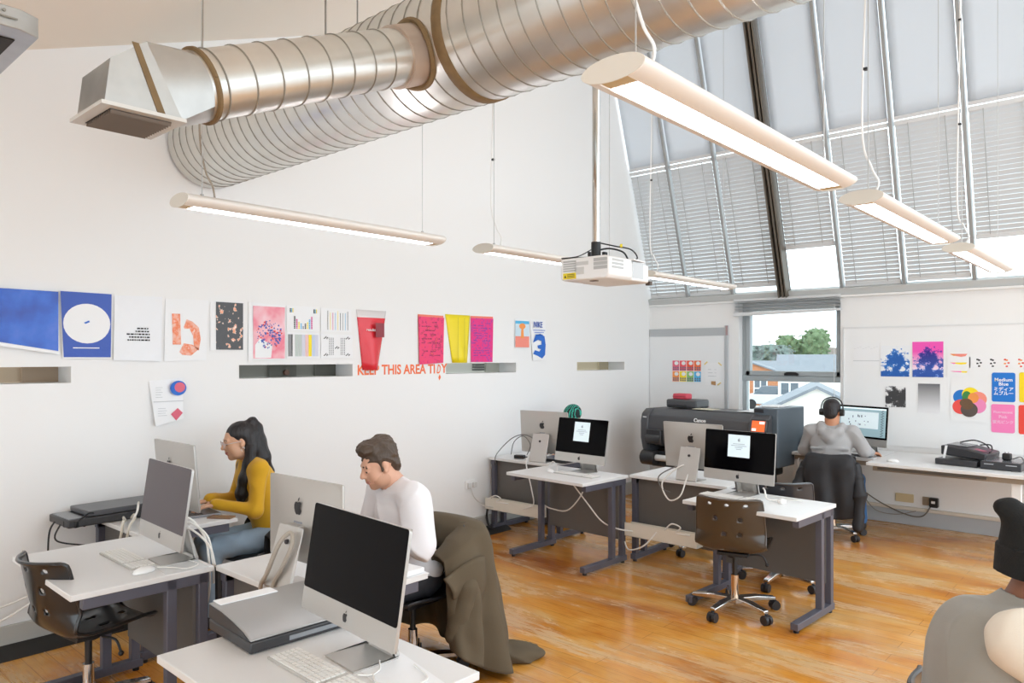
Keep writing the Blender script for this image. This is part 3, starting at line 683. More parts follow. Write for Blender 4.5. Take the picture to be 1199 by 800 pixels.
# ------------------------------------------------------------------ things on the walls
WL = Matrix(((0,0,1,LX),(1,0,0,0),(0,1,0,0),(0,0,0,1)))     # left wall: u = y, v = z, n = into the room
WB = Matrix(((1,0,0,0),(0,0,-1,BY),(0,1,0,0),(0,0,0,1)))    # back wall: u = x, v = z
pap = M('white paper', '#f1f2f3', .6); tape = M('clear tape', '#e8e6dd', .3); black_ink = M('black ink', '#1c1b1d', .6)
blue_ink = M('blue ink', '#1766c8', .5); red_ink = M('red ink', '#e8432f', .5); orange_ink = M('orange vinyl', '#f4743c', .5)
yel_ink = M('yellow ink', '#fbe11a', .5); pink_ink = M('pink ink', '#ff7dbb', .5); green_ink = M('green ink', '#3c8a45', .5); brown_ink = M('brown ink', '#6d5138', .5)
cy_ink = M('cyan ink', '#52b7e6', .5); grey_ink = M('grey ink', '#8f9093', .6); lg_ink = M('light grey ink', '#c9ccce', .6); org_ink = M('orange ink', '#f59a4c', .5); coral_ink = M('coral ink', '#f58f7e', .5)
def on(wall, u, v, n=0.): return wall @ Matrix.Translation((u, v, n))
def poster(name, label, cat, wall, quad, mats, draw=None, n0=.003, n1=.006, group=None, th=.0012):
    """quad TL,TR,BR,BL in wall metres; the draw callback gets an MB in local metres about the sheet centre"""
    cu = sum(q[0] for q in quad)/4; cv = sum(q[1] for q in quad)/4
    mb = MB(); q = [(a-cu, b-cv) for a, b in quad]; mb.sheet(q, n0, n1, th)
    top = max(n0, n1)+th+.0004
    if draw: draw(mb, q, top)
    o = mb.build(name, mats, angle=30, recalc=False); o.matrix_world = on(wall, cu, cv); return tag(o, label, cat, group)
def rct(u0, u1, v0, v1): return [(u0, v1), (u1, v1), (u1, v0), (u0, v0)]
blue_print = print_mat('blue print', '#1f63c4', [(.35, '#0a3fa6'), (.5, '#0d50bd'), (.6, '#1c5fca'), (.75, '#3f6ad2')], 6, 5, .2)
blue_print2 = M('blue satin poster', '#1d49ae', .3, bump=.5, bscale=9)
poster('poster', 'large glossy blue poster at the left edge, hung by its tilted bottom', 'poster', WL, [(.98,2.13),(1.487,2.127),(1.487,1.735),(.98,1.815)], [pap, blue_print],
       lambda mb, q, n: mb.m(1).flat([(q[0][0],q[0][1]-.012),(q[1][0]-.006,q[1][1]-.012),(q[2][0]-.006,q[2][1]+.02),(q[3][0],q[3][1]+.025)], n), .003, .03)
def d2(mb, q, n):
    mb.m(1).flat([(q[0][0]+.005,q[0][1]-.005),(q[1][0]-.005,q[1][1]-.005),(q[2][0]-.005,q[2][1]+.008),(q[3][0]+.005,q[3][1]+.008)], n)
    mb.m(0).disc(0,.01,.134,.124,n+.0006); mb.m(2).flat([(-.02,.015),(.01,.03),(.015,.02),(-.01,.008)], n+.0012)
    mb.m(0).rect(-.08,-.145,.07,-.139,n+.0006)
poster('poster', 'blue poster with a large white circle', 'poster', WL, [(1.492,2.127),(1.793,2.125),(1.788,1.709),(1.51,1.71)], [pap, blue_print2, blue_ink], d2, .003, .012)
def d3(mb, q, n):
    for k,(a,b_) in enumerate(((-.01,.07),(-.02,.07),(-.075,.07),(-.06,.07),(-.07,.07))):
        u=a
        r_=random.Random(k)
        while u < b_-.006:
            l=min(.006+.014*r_.random(), b_-u); mb.m(1).rect(u,-.005-.019*k,u+l,.004-.019*k,n); u+=l+.005
poster('poster', 'white crumpled poster with a few lines of small black type', 'poster', WL, [(1.808,2.115),(2.109,2.123),(2.098,1.691),(1.80,1.698)], [M('crumpled paper', '#eef0f3', .55, bump=.6, bscale=7), black_ink], d3, .003, .012)
orange_print = print_mat('orange photo print', '#f6b39a', [(.35, '#f4c3b1'), (.5, '#f2a285'), (.6, '#ef7a45'), (.75, '#f9d8cc')], 30, 5)
def d4(mb, q, n):
    mb.m(1).flat([(-.10,.11),(-.045,.11),(-.038,-.10),(-.095,-.10)], n)
    mb.flat([(-.02,.02),(0,.075),(.04,.06),(.085,.02),(.098,-.06),(.085,-.14),(.05,-.11),(.045,-.04),(.02,.01),(-.015,.01)], n)
    mb.flat([(-.05,-.15),(-.02,-.09),(.04,-.10),(.085,-.13),(.03,-.175),(-.03,-.17)], n)
poster('poster', 'white poster with orange torn picture shapes', 'poster', WL, [(2.13,2.112),(2.427,2.118),(2.409,1.695),(2.12,1.691)], [pap, orange_print], d4)
dark_print = print_mat('dark print', '#4a4b4e', [(.0, '#47484b'), (.60, '#505154'), (.63, '#f0d9c8'), (.67, '#f08a4e'), (.75, '#f6efe8')], 26, 2)
poster('poster', 'charcoal poster scattered with small orange and white flecks', 'poster', WL, [(2.44,2.113),(2.69,2.115),(2.69,1.77),(2.44,1.768)], [pap, dark_print], lambda mb,q,n: mb.m(1).rect(-.085,-.17,.12,.17,n))
pinkp = print_mat('pink print', '#f4a3ae', [(.35, '#f7d3d9'), (.48, '#f3b3bd'), (.6, '#ee7f92'), (.8, '#f9e3e6')], 5, 3)
def d6(mb, q, n):
    mb.m(1).rect(-.115,-.20,.145,.19,n); mb.m(0).flat([(-.10,-.195),(.03,-.195),(.04,-.10),(-.06,-.05),(-.10,-.10)], n+.0005)
    r_=random.Random(4)
    for k in range(150):
        a=r_.random()*6.28; d=.105*math.sqrt(r_.random()); s_=.004+.008*r_.random(); u=.015+d*math.cos(a); v=-.02+d*math.sin(a); c=r_.random()*3
        mb.m(2 if r_.random()<.75 else 3).flat([(u+s_*math.cos(c),v+s_*math.sin(c)),(u+s_*math.cos(c+2),v+s_*math.sin(c+2)),(u+s_*math.cos(c+4),v+s_*math.sin(c+4))], n+.001+k*1e-6)
p6 = poster('poster', 'pink poster with a round cluster of blue and red shards', 'poster', WL, [(2.73,2.123),(3.031,2.113),(3.024,1.70),(2.723,1.695)], [pap, pinkp, M('navy ink','#3458b0',.5), red_ink], d6, .003, .01)
# four ink test sheets
def tsheet(kind):
    def f(mb, q, n):
        r_=random.Random(kind)
        if kind==0:
            for i in range(9):
                hh=.03+.035*abs(4-i)/4*2
                for k in range(int(hh/.011)):
                    mb.m((1,2,3,4,5,1,3,4,2)[i]).rect(-.085+i*.019,-.08+k*.011,-.072+i*.019,-.0715+k*.011,n)
            for sx in (-1,1):
                for k in range(9): mb.m((1,4,3)[k%3]).rect(sx*.105-.015+.011*(k%3),.045+.011*(k//3),sx*.105-.006+.011*(k%3),.054+.011*(k//3),n)
        if kind==1:
            for i in range(9): mb.m((1,3,2,4,3,1,5,4,1)[i]).rect(-.085+i*.024,-.08,-.081+i*.024,(.075 if i in(0,4,8) else .06),n)
        if kind==2:
            for i,c in enumerate((5,1,6,6,7,8,3,9,7)): mb.m(c).rect(-.135+i*.03,-.085,-.135+i*.03+(.028 if c!=1 else .008),.085,n)
        if kind==3:
            for sx in (-1,1):
                for sy in (-1,1):
                    for k in range(5): mb.m(1).box((sx*.105+.008*(k-2),sy*.068+.006*(k%3-1),n),(.012,.006,.0004),(0,0,.6*k))
                for i in range(3):
                    for k in range(13): mb.m(1).rect(sx*.055-.02+i*.017,-.07+k*.011,sx*.055-.013+i*.017,-.064+k*.011,n)
            for k in range(5): mb.m(1).box((.008*(k-2),-.01+.006*(k%3-1),n),(.012,.006,.0004),(0,0,.6*k))
    return f
tm=[pap, black_ink, M('magenta ink','#d8308f',.5), yel_ink, cy_ink, grey_ink, M('sage ink','#c3cdc8',.6), M('pale lilac ink','#d6d8e6',.6), M('pale pink ink','#ecc6c4',.6), M('pale blue ink','#c8d6ec',.6)]
for k,(qd,lb) in enumerate(((rct(3.04,3.335,1.923,2.115),'ink test sheet with coloured dot ladders, upper left of the four'),(rct(3.345,3.64,1.923,2.112),'ink test sheet with thin vertical colour bars, upper right of the four'),(rct(3.04,3.335,1.71,1.908),'ink test sheet with wide grey and pastel stripes, lower left of the four'),(rct(3.345,3.65,1.71,1.902),'ink test sheet with black marks and ladders, lower right of the four'))):
    poster('test_sheet', lb, 'print', WL, qd, tm, tsheet(k), group='printer test sheets')
# curled plastic sheets
def curled(name, label, quad, mats, curl, draw=None):
    cu=sum(q[0] for q in quad)/4; cv=sum(q[1] for q in quad)/4; q=[(a-cu,b-cv) for a,b in quad]; mb=MB(); nx,nz=14,8; V=[]
    for j in range(nz+1):
        t=j/nz
        for i in range(nx+1):
            s=i/nx; u=(q[0][0]*(1-s)+q[1][0]*s)*(1-t)+(q[3][0]*(1-s)+q[2][0]*s)*t; v=q[0][1]*(1-t)+q[3][1]*t
            V.append((u,v,.004+curl*t*math.sin(math.pi*s)))
    mb.add(V,[(j*(nx+1)+i,(j+1)*(nx+1)+i,(j+1)*(nx+1)+i+1,j*(nx+1)+i+1) for j in range(nz) for i in range(nx)],True)
    for f in mb.bm.faces:
        if f.calc_center_median().y > q[0][1]-.045: f.material_index=1
    o=mb.build(name,mats,recalc=False); so=o.modifiers.new('s','SOLIDIFY'); so.thickness=.001
    o.matrix_world=on(WL,cu,cv); tag(o,label,'poster'); return o
redp=M('translucent red sheet','#e0303c',.25,bump=.2,bscale=6); clearp=M('clear film','#e3dcdb',.2)
red=curled('curled_poster','red glossy sheet curled into a tapering cone above the wall lettering',[(3.689,2.115),(4.003,2.095),(3.91,1.605),(3.75,1.61)],[redp,clearp],.07)
MB().rect(-.02,.03,.07,.15,0).build('dark_picture',M('dark red patch','#8e2733',.3),red,recalc=False).location=(.03,0,.06)
text_mesh('print_lettering','results',.035,pap,red,Matrix.Translation((-.04,.09,.062)))
ylp=M('yellow sheet','#f2dc16',.45)
pl_print=print_mat('hot pink type print','#f0416e',[(.40,'#f0416e'),(.55,'#ee3d78'),(.62,'#c3255f'),(.7,'#f25a5e')],26,5)
mg_print=print_mat('magenta type print','#e52b86',[(.40,'#e5257f'),(.55,'#e83088'),(.63,'#a63a9c'),(.7,'#ea4a93')],30,5)
def rows(mi,n_,seed):
    def f(mb,q,n):
        r_=random.Random(seed); mb.m(1).flat([(q[0][0],q[0][1]-.02),(q[1][0],q[1][1]-.02),q[2],q[3]],n)
        for k in range(n_):
            u=-.12; v=.15-.34*k/n_
            while u<.10:
                l=.01+.03*r_.random()
                if r_.random()<.6: mb.m(mi).rect(u,v,min(u+l,.12),v+.006+.006*r_.random(),n+.0006)
                u+=l+.006
    return f
poster('poster','hot pink poster with rows of dark type, right of the wall lettering','poster',WL,[(4.361,2.105),(4.674,2.103),(4.663,1.664),(4.371,1.651)],[M('orange edge','#f2836a',.5),pl_print,M('dark crimson','#9a2350',.5)],rows(2,9,2),.003,.012)
yb=curled('curled_poster','yellow sheet tapering downward between two pink posters',[(4.696,2.12),(5.022,2.117),(4.985,1.67),(4.785,1.664)],[ylp,ylp],.05)
MB().rect(-.05,-.21,-.046,.2,.045).rect(.03,-.21,.034,.2,.05).build('fold_lines',M('olive line','#a89b22',.5),yb,recalc=False)
poster('poster','magenta poster with purple type, right of the yellow sheet','poster',WL,[(5.03,2.117),(5.346,2.122),(5.334,1.669),(5.03,1.67)],[M('orange edge','#f2836a',.5),mg_print,M('purple type','#8b3c98',.5)],rows(2,14,5),.003,.008)
def d10(mb,q,n):
    mb.m(1).rect(-.11,-.04,.11,.13,n); mb.m(2).rect(-.11,-.145,.11,-.03,n+.0005); mb.m(3).flat([(-.025,-.05),(.025,-.05),(.016,.06),(-.016,.06)],n+.001); mb.disc(0,.075,.05,.03,n+.0012); mb.m(4).rect(-.11,.10,.11,.13,n+.0006)
poster('poster','small poster of a stylised orange tower under a pale blue sky','poster',WL,rct(5.67,5.90,1.817,2.113),[pap,M('pale sky ink','#cfe3ef',.5),coral_ink,org_ink,cy_ink],d10,.003,.01)
def d11(mb,q,n):
    mb.m(1)
    for k in range(3): mb.rect(-.10+.02*k,.10-.024*k,.10-.02*k,.106-.024*k,n)
    mb.flat([(-.10,-.03),(-.06,.05),(.02,.065),(.09,.04),(.11,-.05),(.10,-.16),(.05,-.20),(-.03,-.17),(-.10,-.15),(-.07,-.11),(0,-.125),(.03,-.10),(-.02,-.09),(-.03,-.06),(.04,-.05),(.04,-.01),(-.02,.0)],n)
nk=poster('poster','white poster with a big torn blue numeral under a short headline','poster',WL,[(5.912,2.118),(6.183,2.119),(6.17,1.69),(5.954,1.68)],[pap,blue_ink],d11,.003,.015)
text_mesh('headline','NIKE',.085,M('navy ink','#3458b0',.5),nk,Matrix.Translation((-.02,.16,.018)),sx=.8,bold=.002)
def d12(mb,q,n):
    mb.m(1).disc(.065,.085,.055,.05,n); mb.m(2).disc(.075,.09,.036,.034,n+.0006); mb.m(3).rect(-.10,-.005,.10,.0,n)
    mb.m(4).flat([(.05,-.135),(.095,-.085),(.06,-.05),(.015,-.09)],n)
    mb.m(3)
    for k in range(5): mb.rect(-.085,.09-.016*k,-.04-.01*(k%2),.093-.016*k,n)
    for k in range(4): mb.rect(-.07,-.05-.016*k,-.02+.01*(k%2),-.047-.016*k,n)
poster('leaflet','small lower leaflet with a blue ring and red spot, curling off the wall','leaflet',WL,[(2.02,1.561),(2.241,1.573),(2.241,1.30),(2.055,1.258)],[pap,blue_ink,M('rose ink','#e0667c',.5),lg_ink,M('rose ink','#e0667c',.5)],d12,.003,.03)
# orange vinyl lettering
kt=text_mesh('wall_lettering','KEEP THIS AREA TI',.118,orange_ink,None,on(WL,3.70,1.605,.001),align='LEFT',sx=.93,ext=.0006,bold=.0028)
tag(kt,'orange capital letters stuck on the wall telling people to keep it tidy','lettering')
w_=max(v.co.x for v in kt.data.vertices); kt.matrix_world=on(WL,3.70,1.605,.001) @ Matrix.Diagonal((.87/w_,1,1,1))
text_mesh('letter','D',.118,orange_ink,kt,Matrix.Translation((w_+.045*w_/.87,-.004,.004)) @ Matrix.Rotation(R(-14),4,'Z') ,sx=.6,bold=.001)
text_mesh('letter','Y',.118,orange_ink,kt,Matrix.Translation((w_+.115*w_/.87,.004,0)),sx=.93*w_/.87,bold=.0028)
MB().flat([(0,0),(.02,.03),(.035,.0),(.015,-.03)],.002).build('peeled_piece',orange_ink,kt,recalc=False).location=(w_+.045,-.075,.001)
# sockets on the left wall
def socket(name,label,wall,u,v,m,w2=.073,plugs=()):
    mb=MB().prism([(a,b_,0) for a,b_ in rounded(-w2,-.043,w2,.043,.008)],(0,0,.012))
    o=mb.build(name,m,bevel=.002); o.matrix_world=on(wall,u,v,.0); tag(o,label,'socket')
    return o
swm=M('white socket','#efeeec',.4)
so_=socket('wall_socket','white double wall socket beside the far left desk with two plugs',WL,5.03,.485,swm)
MB().prism([(a,b_,.012) for a,b_ in rounded(-.055,-.03,-.015,.02,.006)],(0,0,.03)).build('plug',M('pale plug','#dedddb',.4),so_,bevel=.004)
MB().prism([(a,b_,.012) for a,b_ in rounded(.015,-.03,.055,.02,.006)],(0,0,.03)).build('plug',M('pale plug','#dedddb',.4),so_,bevel=.004)
cable('socket_cable','pair of pale plug leads hanging from the double socket to the tray',[(LX+.04,5.0,.455),(LX+.06,5.03,.36),(LX+.1,5.12,.28),(LX+.2,5.2,.26)],.004,M('pale flex','#cfccc6',.5))
# ---- back wall
wbf=M('whiteboard grey edge','#b6babd',.4); wbs=M('whiteboard','#eef0f1',.3)
wb1=thing('whiteboard','grey edged whiteboard behind the large printer','board',(-4.49,BY,1.2)); 
MB().bx(-.555,.515,-.02,0,-.9,.86).build('board',wbs,wb1)
MB().bx(-.555,.515,-.028,-.02,.78,.875).build('top_band',wbf,wb1,bevel=.003)
MB().bx(.49,.53,-.03,0,-.9,.9).build('side_rail',wbf,wb1,bevel=.004)
MB().bx(.505,.535,-.032,-.028,.78,.895).build('end_clip',M('dusty rose clip','#a78f90',.5),wb1)
def d20(mb,q,n):
    cs=(2,3,4,5,6,7,8,9)
    for r_ in range(2):
        for c in range(4):
            u=-.195+.1*c; v=.005-.135*r_
            mb.m(cs[r_*4+c]).rect(u,v,u+.093,v+.128,n); mb.m(0).disc(u+.055,v+.095,.028,.024,n+.0006,14)
            mb.m(1); 
            for k in range(6): mb.rect(u+.008+.03*(k%3),v+.008+.024*(k//3),u+.028+.03*(k%3),v+.026+.024*(k//3),n+.0007)
poster('card_chart','chart of eight coloured cards stuck on the grey edged whiteboard','chart',WB,rct(-4.711,-4.308,1.403,1.677),[pap,M('slate ink','#6d7088',.6),M('c1','#e66a80',.5),M('c2','#ec5a63',.5),M('c3','#ef5a3c',.5),M('c4','#f0743f',.5),org_ink,yel_ink,M('c5','#8fc06a',.5),cy_ink],d20,.024,.024)
def d21(mb,q,n):
    mb.m(1)
    for u,v,a in ((-.09,.13,.7),(.095,.12,-.7),(.085,-.12,.6)): mb.box((u,v,n+.0005),(.055,.016,.0006),(0,0,a))
    mb.m(2)
    for k in range(3): mb.rect(-.06,.05-.04*k,-.02+.02*k,.056-.04*k,n); mb.rect(.02,.05-.04*k,.05,.054-.04*k,n)
    mb.m(3).flat([(-.02,-.09),(.04,-.09),(.04,-.14),(-.02,-.13)],n)
poster('note_sheet','white note sheet held by yellow tape beside the coloured card chart','note',WB,rct(-4.255,-4.055,1.375,1.65),[pap,M('masking tape','#ead58b',.6),lg_ink,M('brown patch','#b58a5c',.6)],d21,.024,.024)
wb2=thing('whiteboard','large pale wall board carrying the colour prints above the long desk','board',(-1.2,BY,.8))
MB().bx(-1.43,2.6,-.012,-.001,0,1.225).build('board',M('board white','#f1f2f2',.45),wb2)
MB().bx(-1.43,2.6,-.018,-.001,1.225,1.24).bx(-1.44,-1.425,-.018,-.001,0,1.24).build('edge_strip',M('board strip','#e2e3e3',.4),wb2)
N0=.0145
def blob(seed,sc,m0,m1,thr,bgc,name,pink=None):
    """procedural print: a grainy helmet-like blot of ink over paper, built in the sheet's own metres"""
    m=M(name,'#ffffff',.5); t=m.node_tree; b=t.nodes['Principled BSDF']; tc=t.nodes.new('ShaderNodeTexCoord')
    s=t.nodes.new('ShaderNodeSeparateXYZ'); t.links.new(tc.outputs['Object'],s.inputs[0])
    def mth(op,a,bv=None):
        x=t.nodes.new('ShaderNodeMath'); x.operation=op
        for i,v in enumerate((a,bv)):
            if v is None: continue
            if hasattr(v,'is_linked'): t.links.new(v,x.inputs[i])
            else: x.inputs[i].default_value=v
        return x.outputs[0]
    def ell_(cu,cv,ru,rv): return mth('ADD',mth('POWER',mth('DIVIDE',mth('SUBTRACT',s.outputs[0],cu),ru),2.),mth('POWER',mth('DIVIDE',mth('SUBTRACT',s.outputs[1],cv),rv),2.))
    n=t.nodes.new('ShaderNodeTexNoise'); n.inputs['Scale'].default_value=sc; n.inputs['Detail'].default_value=7; n.inputs['Roughness'].default_value=.65
    mp=t.nodes.new('ShaderNodeMapping'); mp.inputs['Location'].default_value=(seed,seed*2.,0); t.links.new(tc.outputs['Object'],mp.inputs[0]); t.links.new(mp.outputs[0],n.inputs['Vector'])
    d=mth('MINIMUM',ell_(.01,-.01,.135,.135),ell_(-.0,-.17,.26,.10))
    val=mth('ADD',mth('MULTIPLY',mth('SUBTRACT',1.05,d),.85),mth('MULTIPLY',mth('SUBTRACT',n.outputs[0],.52),4.2))
    r=ramp(t,[(.12,bgc),(.2,m1),(.34,m1),(.42,m0),(1,m0)]) if not pink else ramp(t,[(.10,bgc),(.2,m1),(.36,m1),(.44,m0),(1,m0)])
    t.links.new(val,r.inputs[0]); 
    if pink:
        mr=t.nodes.new('ShaderNodeMapRange'); mr.inputs[1].default_value=-.12; mr.inputs[2].default_value=.08; t.links.new(s.outputs[1],mr.inputs[0])
        mx=t.nodes.new('ShaderNodeMix'); mx.data_type='RGBA'; mx.blend_type='MULTIPLY'; t.links.new(mr.outputs[0],mx.inputs[0]); t.links.new(r.outputs[0],mx.inputs[6]); mx.inputs[7].default_value=lin(pink); t.links.new(mx.outputs[2],b.inputs['Base Color'])
    else: t.links.new(r.outputs[0],b.inputs['Base Color'])
    return m
full=lambda mb,q,n: mb.m(1).flat([(q[3][0]+.003,q[3][1]+.003),(q[2][0]-.003,q[2][1]+.003),(q[1][0]-.003,q[1][1]-.003),(q[0][0]+.003,q[0][1]-.003)],n)
poster('art_print','blue and white blotchy print, left of the pink print','print',WB,[(-2.262,1.84),(-1.978,1.84),(-1.986,1.513),(-2.262,1.513)],[pap,blob(1.3,17,'#1b5fb4','#3f86d2',.5,'#eef1f4','blue blot print')],full,N0,N0)
poster('art_print','pink and blue blotchy print, brightest on the wall board','print',WB,rct(-1.963,-1.678,1.512,1.876),[pap,blob(1.3,17,'#2a55ad','#6a8fd6',.5,'#f6e8f2','pink blue blot print','#ff5fc4')],full,N0,N0)
poster('art_print','small black and white blotchy print below the blue print','print',WB,rct(-2.218,-2.018,1.197,1.42),[pap,blob(1.3,16,'#3a3a3c','#8b8b8d',.5,'#eceded','grey blot print')],full,N0,N0)
poster('art_print','small sheet fading from dark grey to white below the pink print','print',WB,rct(-1.911,-1.708,1.153,1.452),[pap,grad_mat('grey fade','#f0f0f2','#6f7073',-.15,.14)],full,N0,N0)
def d22(mb,q,n):
    for k,(a,b_) in enumerate(((2,1),(3,4),(4,3))):
        v=.085-.085*k
        mb.m(a).flat([(-.075,v),(.075,v),(.06,v-.022+.006*k),(.02,v-.03+.009*k),(-.04,v-.018+.005*k)],n); mb.m(b_).flat([(-.075,v),(-.02,v-.006),(-.04,v-.022+.005*k)] if k<2 else [(.02,v),(.075,v),(.07,v-.015),(.03,v-.015)],n+.0006)
poster('strip_print','white sheet with three short orange, pink and yellow strips','print',WB,rct(-1.65,-1.45,1.52,1.81),[pap,org_ink,coral_ink,yel_ink,pink_ink],d22,N0,N0)
def d23(mb,q,n):
    for i,(c0,c1) in enumerate(((1,1),(1,1),(2,3),(2,3))):
        u=-.17+.112*i; r_=random.Random(i)
        for k in range(5): mb.m((c0,c1)[k%2]).rect(u+.014*(k%3)-.01,.02-.016*k+.01*(k%2),u+.014*(k%3)+.008,.034-.016*k+.01*(k%2),n)
poster('registration_strip','narrow white strip with small black and red check marks','print',WB,rct(-1.46,-.98,1.615,1.72),[pap,black_ink,red_ink,org_ink],d23,N0,N0)
def d24(mb,q,n):
    for k,(u,v,c) in enumerate(((-.065,.045,1),(.01,.07,2),(.075,.03,3),(.07,-.035,4),(-.07,-.05,5))): mb.m(c).disc(u,v,.072,.072,n+.0004*k,36)
    mb.m(6).disc(-.02,.045,.04,.06,n+.0022); mb.m(8).disc(.035,.04,.045,.05,n+.0024); mb.m(7).disc(-.025,-.012,.055,.045,n+.0027); mb.m(9).disc(.0,-.075,.072,.072,n+.003,36); mb.m(7).disc(-.015,-.035,.05,.04,n+.0033)
poster('colour_circles','sheet printed with seven overlapping coloured circles','print',WB,rct(-1.62,-1.30,1.08,1.48),[M('board white','#f1f2f2',.45),M('circle blue','#1c7ad0',.5),yel_ink,M('circle salmon','#fa9584',.5),M('circle pink','#f58fc0',.5),M('circle red','#f2544e',.5),green_ink,brown_ink,org_ink,M('circle umber','#5b504a',.5)],d24,N0,N0)
def label_card(label,u0,u1,v0,v1,col,txt,sz,tm_):
    cu,cv=(u0+u1)/2,(v0+v1)/2
    o=MB().prism([(a-cu,b_-cv,N0) for a,b_ in rounded(u0,v0,u1,v1,.018)],(0,0,.0015)).build('colour_card',M('card '+col,col,.5)); o.matrix_world=on(WB,cu,cv); tag(o,label,'colour card')
    for s_,dy,k in txt: text_mesh('lettering',s_,sz*k,tm_,o,Matrix.Translation((0,dy,N0+.002)),bold=.0008)
    return o
wt=M('white lettering','#f7f9fa',.5); pkt=M('pale pink lettering','#fcc6e0',.5)
label_card('blue ink colour card with white English and Japanese lettering',-1.273,-1.085,1.292,1.57,'#1678d4',(('Medium',.07,1),('Blue',.03,1),('ミディア',-.02,.9),('ムブルー',-.06,.9)),.045,wt)
label_card('pink ink colour card with pale English and Japanese lettering',-1.278,-1.089,.998,1.268,'#fb86bf',(('Fluorescent',.06,.8),('Pink',.015,1),('蛍光ピンク',-.035,.85)),.04,pkt)
label_card('yellow ink colour card at the right edge, above the red one',-1.055,-.87,1.295,1.575,'#fbdc1c',(),.04,wt)
label_card('red ink colour card at the right edge, below the yellow one',-1.06,-.87,.995,1.268,'#ef4a3c',(('Bri',.05,1),),.05,wt)
def d25(mb,q,n):
    mb.m(1).rect(-.13,-.07,.13,-.064,n)
    for k in range(9): mb.m(2).rect(-.12+.027*k,.06+.01*(k%3),-.10+.027*k,.064+.01*(k%3),n)
poster('pencil_drawing','faint pencil drawing on white paper, left of the blue blotchy print','drawing',WB,rct(-2.53,-2.275,1.63,1.86),[pap,lg_ink,M('pencil','#dcdee0',.6)],d25,N0,N0)
sk=socket('blank_plate','cream blank plate on the wall under the long desk',WB,-2.035,.27,M('cream plate','#d6c39a',.5),.085)
s2=socket('wall_socket','brushed wall socket with a black plug under the long desk',WB,-1.80,.262,M('brushed plate','#a79c8c',.4,.4),.07)
MB().prism([(a,b_,.012) for a,b_ in rounded(.0,-.05,.08,.045,.012)],(0,0,.05)).build('plug',M('black plastic','#1c1c1d',.4),s2,bevel=.005)
MB().prism([(a,b_,.0625) for a,b_ in rounded(.02,-.01,.055,.015,.003)],(0,0,.001)).build('plug_label',pap,s2)
s3=socket('wall_socket','small brown wall socket beside the knee of the man in grey',WB,-2.47,.29,M('brown plate','#8d7a5e',.5),.045)
cable('desk_lead','grey lead looping along the wall below the long desk',[(-2.44,BY-.03,.31),(-2.25,BY-.05,.2),(-2.0,BY-.06,.11),(-1.85,BY-.06,.12),(-1.77,BY-.05,.26)],.006,M('grey lead','#6f675d',.5))
cable('desk_lead','pale second lead drooping under the cream wall plate',[(-2.44,BY-.03,.27),(-2.3,BY-.06,.12),(-2.1,BY-.06,.1),(-1.92,BY-.05,.155)],.004,M('grey lead 2','#8d857a',.5))
# ------------------------------------------------------------------ desks
top_m = M('pale grey laminate', '#e3e3e2', .35); edge_m = M('laminate edge', '#cfcdc8', .45); steel_m = M('slate grey steel', '#5b5b66', .4, .1); panel_m = M('dark grey panel', '#66625e', .5); blk = M('black plastic', '#1c1c1d', .4)
tray_m = M('cream cable tray', '#e6e0d3', .5)
DH = .73
def desk(label, x0, x1, y0, y1, flip, rz=0., tray=None, group='office desks'):
    """user sits on the local -Y side"""
    o = thing('office_desk', label, 'desk', ((x0+x1)/2, (y0+y1)/2, 0), R(180 if flip else 0)+R(rz)); W = (x1-x0)/2-.002; D = (y1-y0)/2
    mb = MB().bx(-W, W, -D, D, DH-.026, DH); t_ = mb.build('desk_top', top_m, o, bevel=.003)
    MB().bx(-W+.04, W-.04, D-.085, D-.065, .20, DH-.03).build('modesty_panel', panel_m, o)
    for s_ in (-1, 1):
        x = s_*(W-.03); mb = MB()
        mb.bx(x-.025, x+.025, -D+.03, D-.01, .02, .065)                       # foot bar
        mb.bx(x-.022, x+.022, -D+.05, D-.02, DH-.075, DH-.027)                # top bar
        mb.bx(x-.022, x+.022, .09, .135, .06, DH-.03); mb.bx(x-.022, x+.022, D-.07, D-.025, .06, DH-.03)
        lg = mb.build('leg_frame', steel_m, o, bevel=.003)
        for yy in (-D+.06, D-.04): MB().cyl((x, yy, 0), (x, yy, .022), .017, n=12).build('glide', blk, lg)
    if tray:
        a, b_, zz = tray; y = D+.035
        mb = MB().bx(a, b_, y+.045, y+.05, zz, zz+.11).bx(a, b_, y-.05, y+.05, zz, zz+.004).bx(a, b_, y-.05, y-.045, zz, zz+.1)
        tr_ = mb.build('cable_tray', tray_m, o, bevel=.001)
    mb = MB().bx(-W+.16, -W+.20, D-.066, D-.055, DH-.16, DH-.08); mb.build('cable_port', blk, o)
    return o
L1 = desk('desk by the wall where the woman in yellow types', -5.02, -4.27, 1.66, 2.24, True)
L2 = desk('left foreground desk with a dark monitor, its black chair pushed under', -4.27, -3.38, 1.05, 1.66, False, -1)
L3 = desk('desk of the man in the white shirt', -3.38, -2.53, 1.66, 2.25, True)
L4 = desk('nearest desk at the bottom edge, with a big black monitor', -2.5, -1.62, 1.02, 1.66, False, -1)
D1 = desk('far desk against the left wall with a cable tray and tangled cables', -5.02, -4.24, 5.26, 5.85, True, 0, (-.33, .36, .235))
D2 = desk('desk in front of the far wall desk, screen facing us', -4.24, -3.39, 4.65, 5.25, False, -3)
D3 = desk('desk before the large printer, with a cream cable tray hung on its back', -3.39, -2.51, 5.26, 5.85, True, 0, (-.23, .43, .235))
D4 = desk('right-hand desk with a brown perforated chair tucked under', -2.50, -1.69, 4.55, 5.17, False, -3)
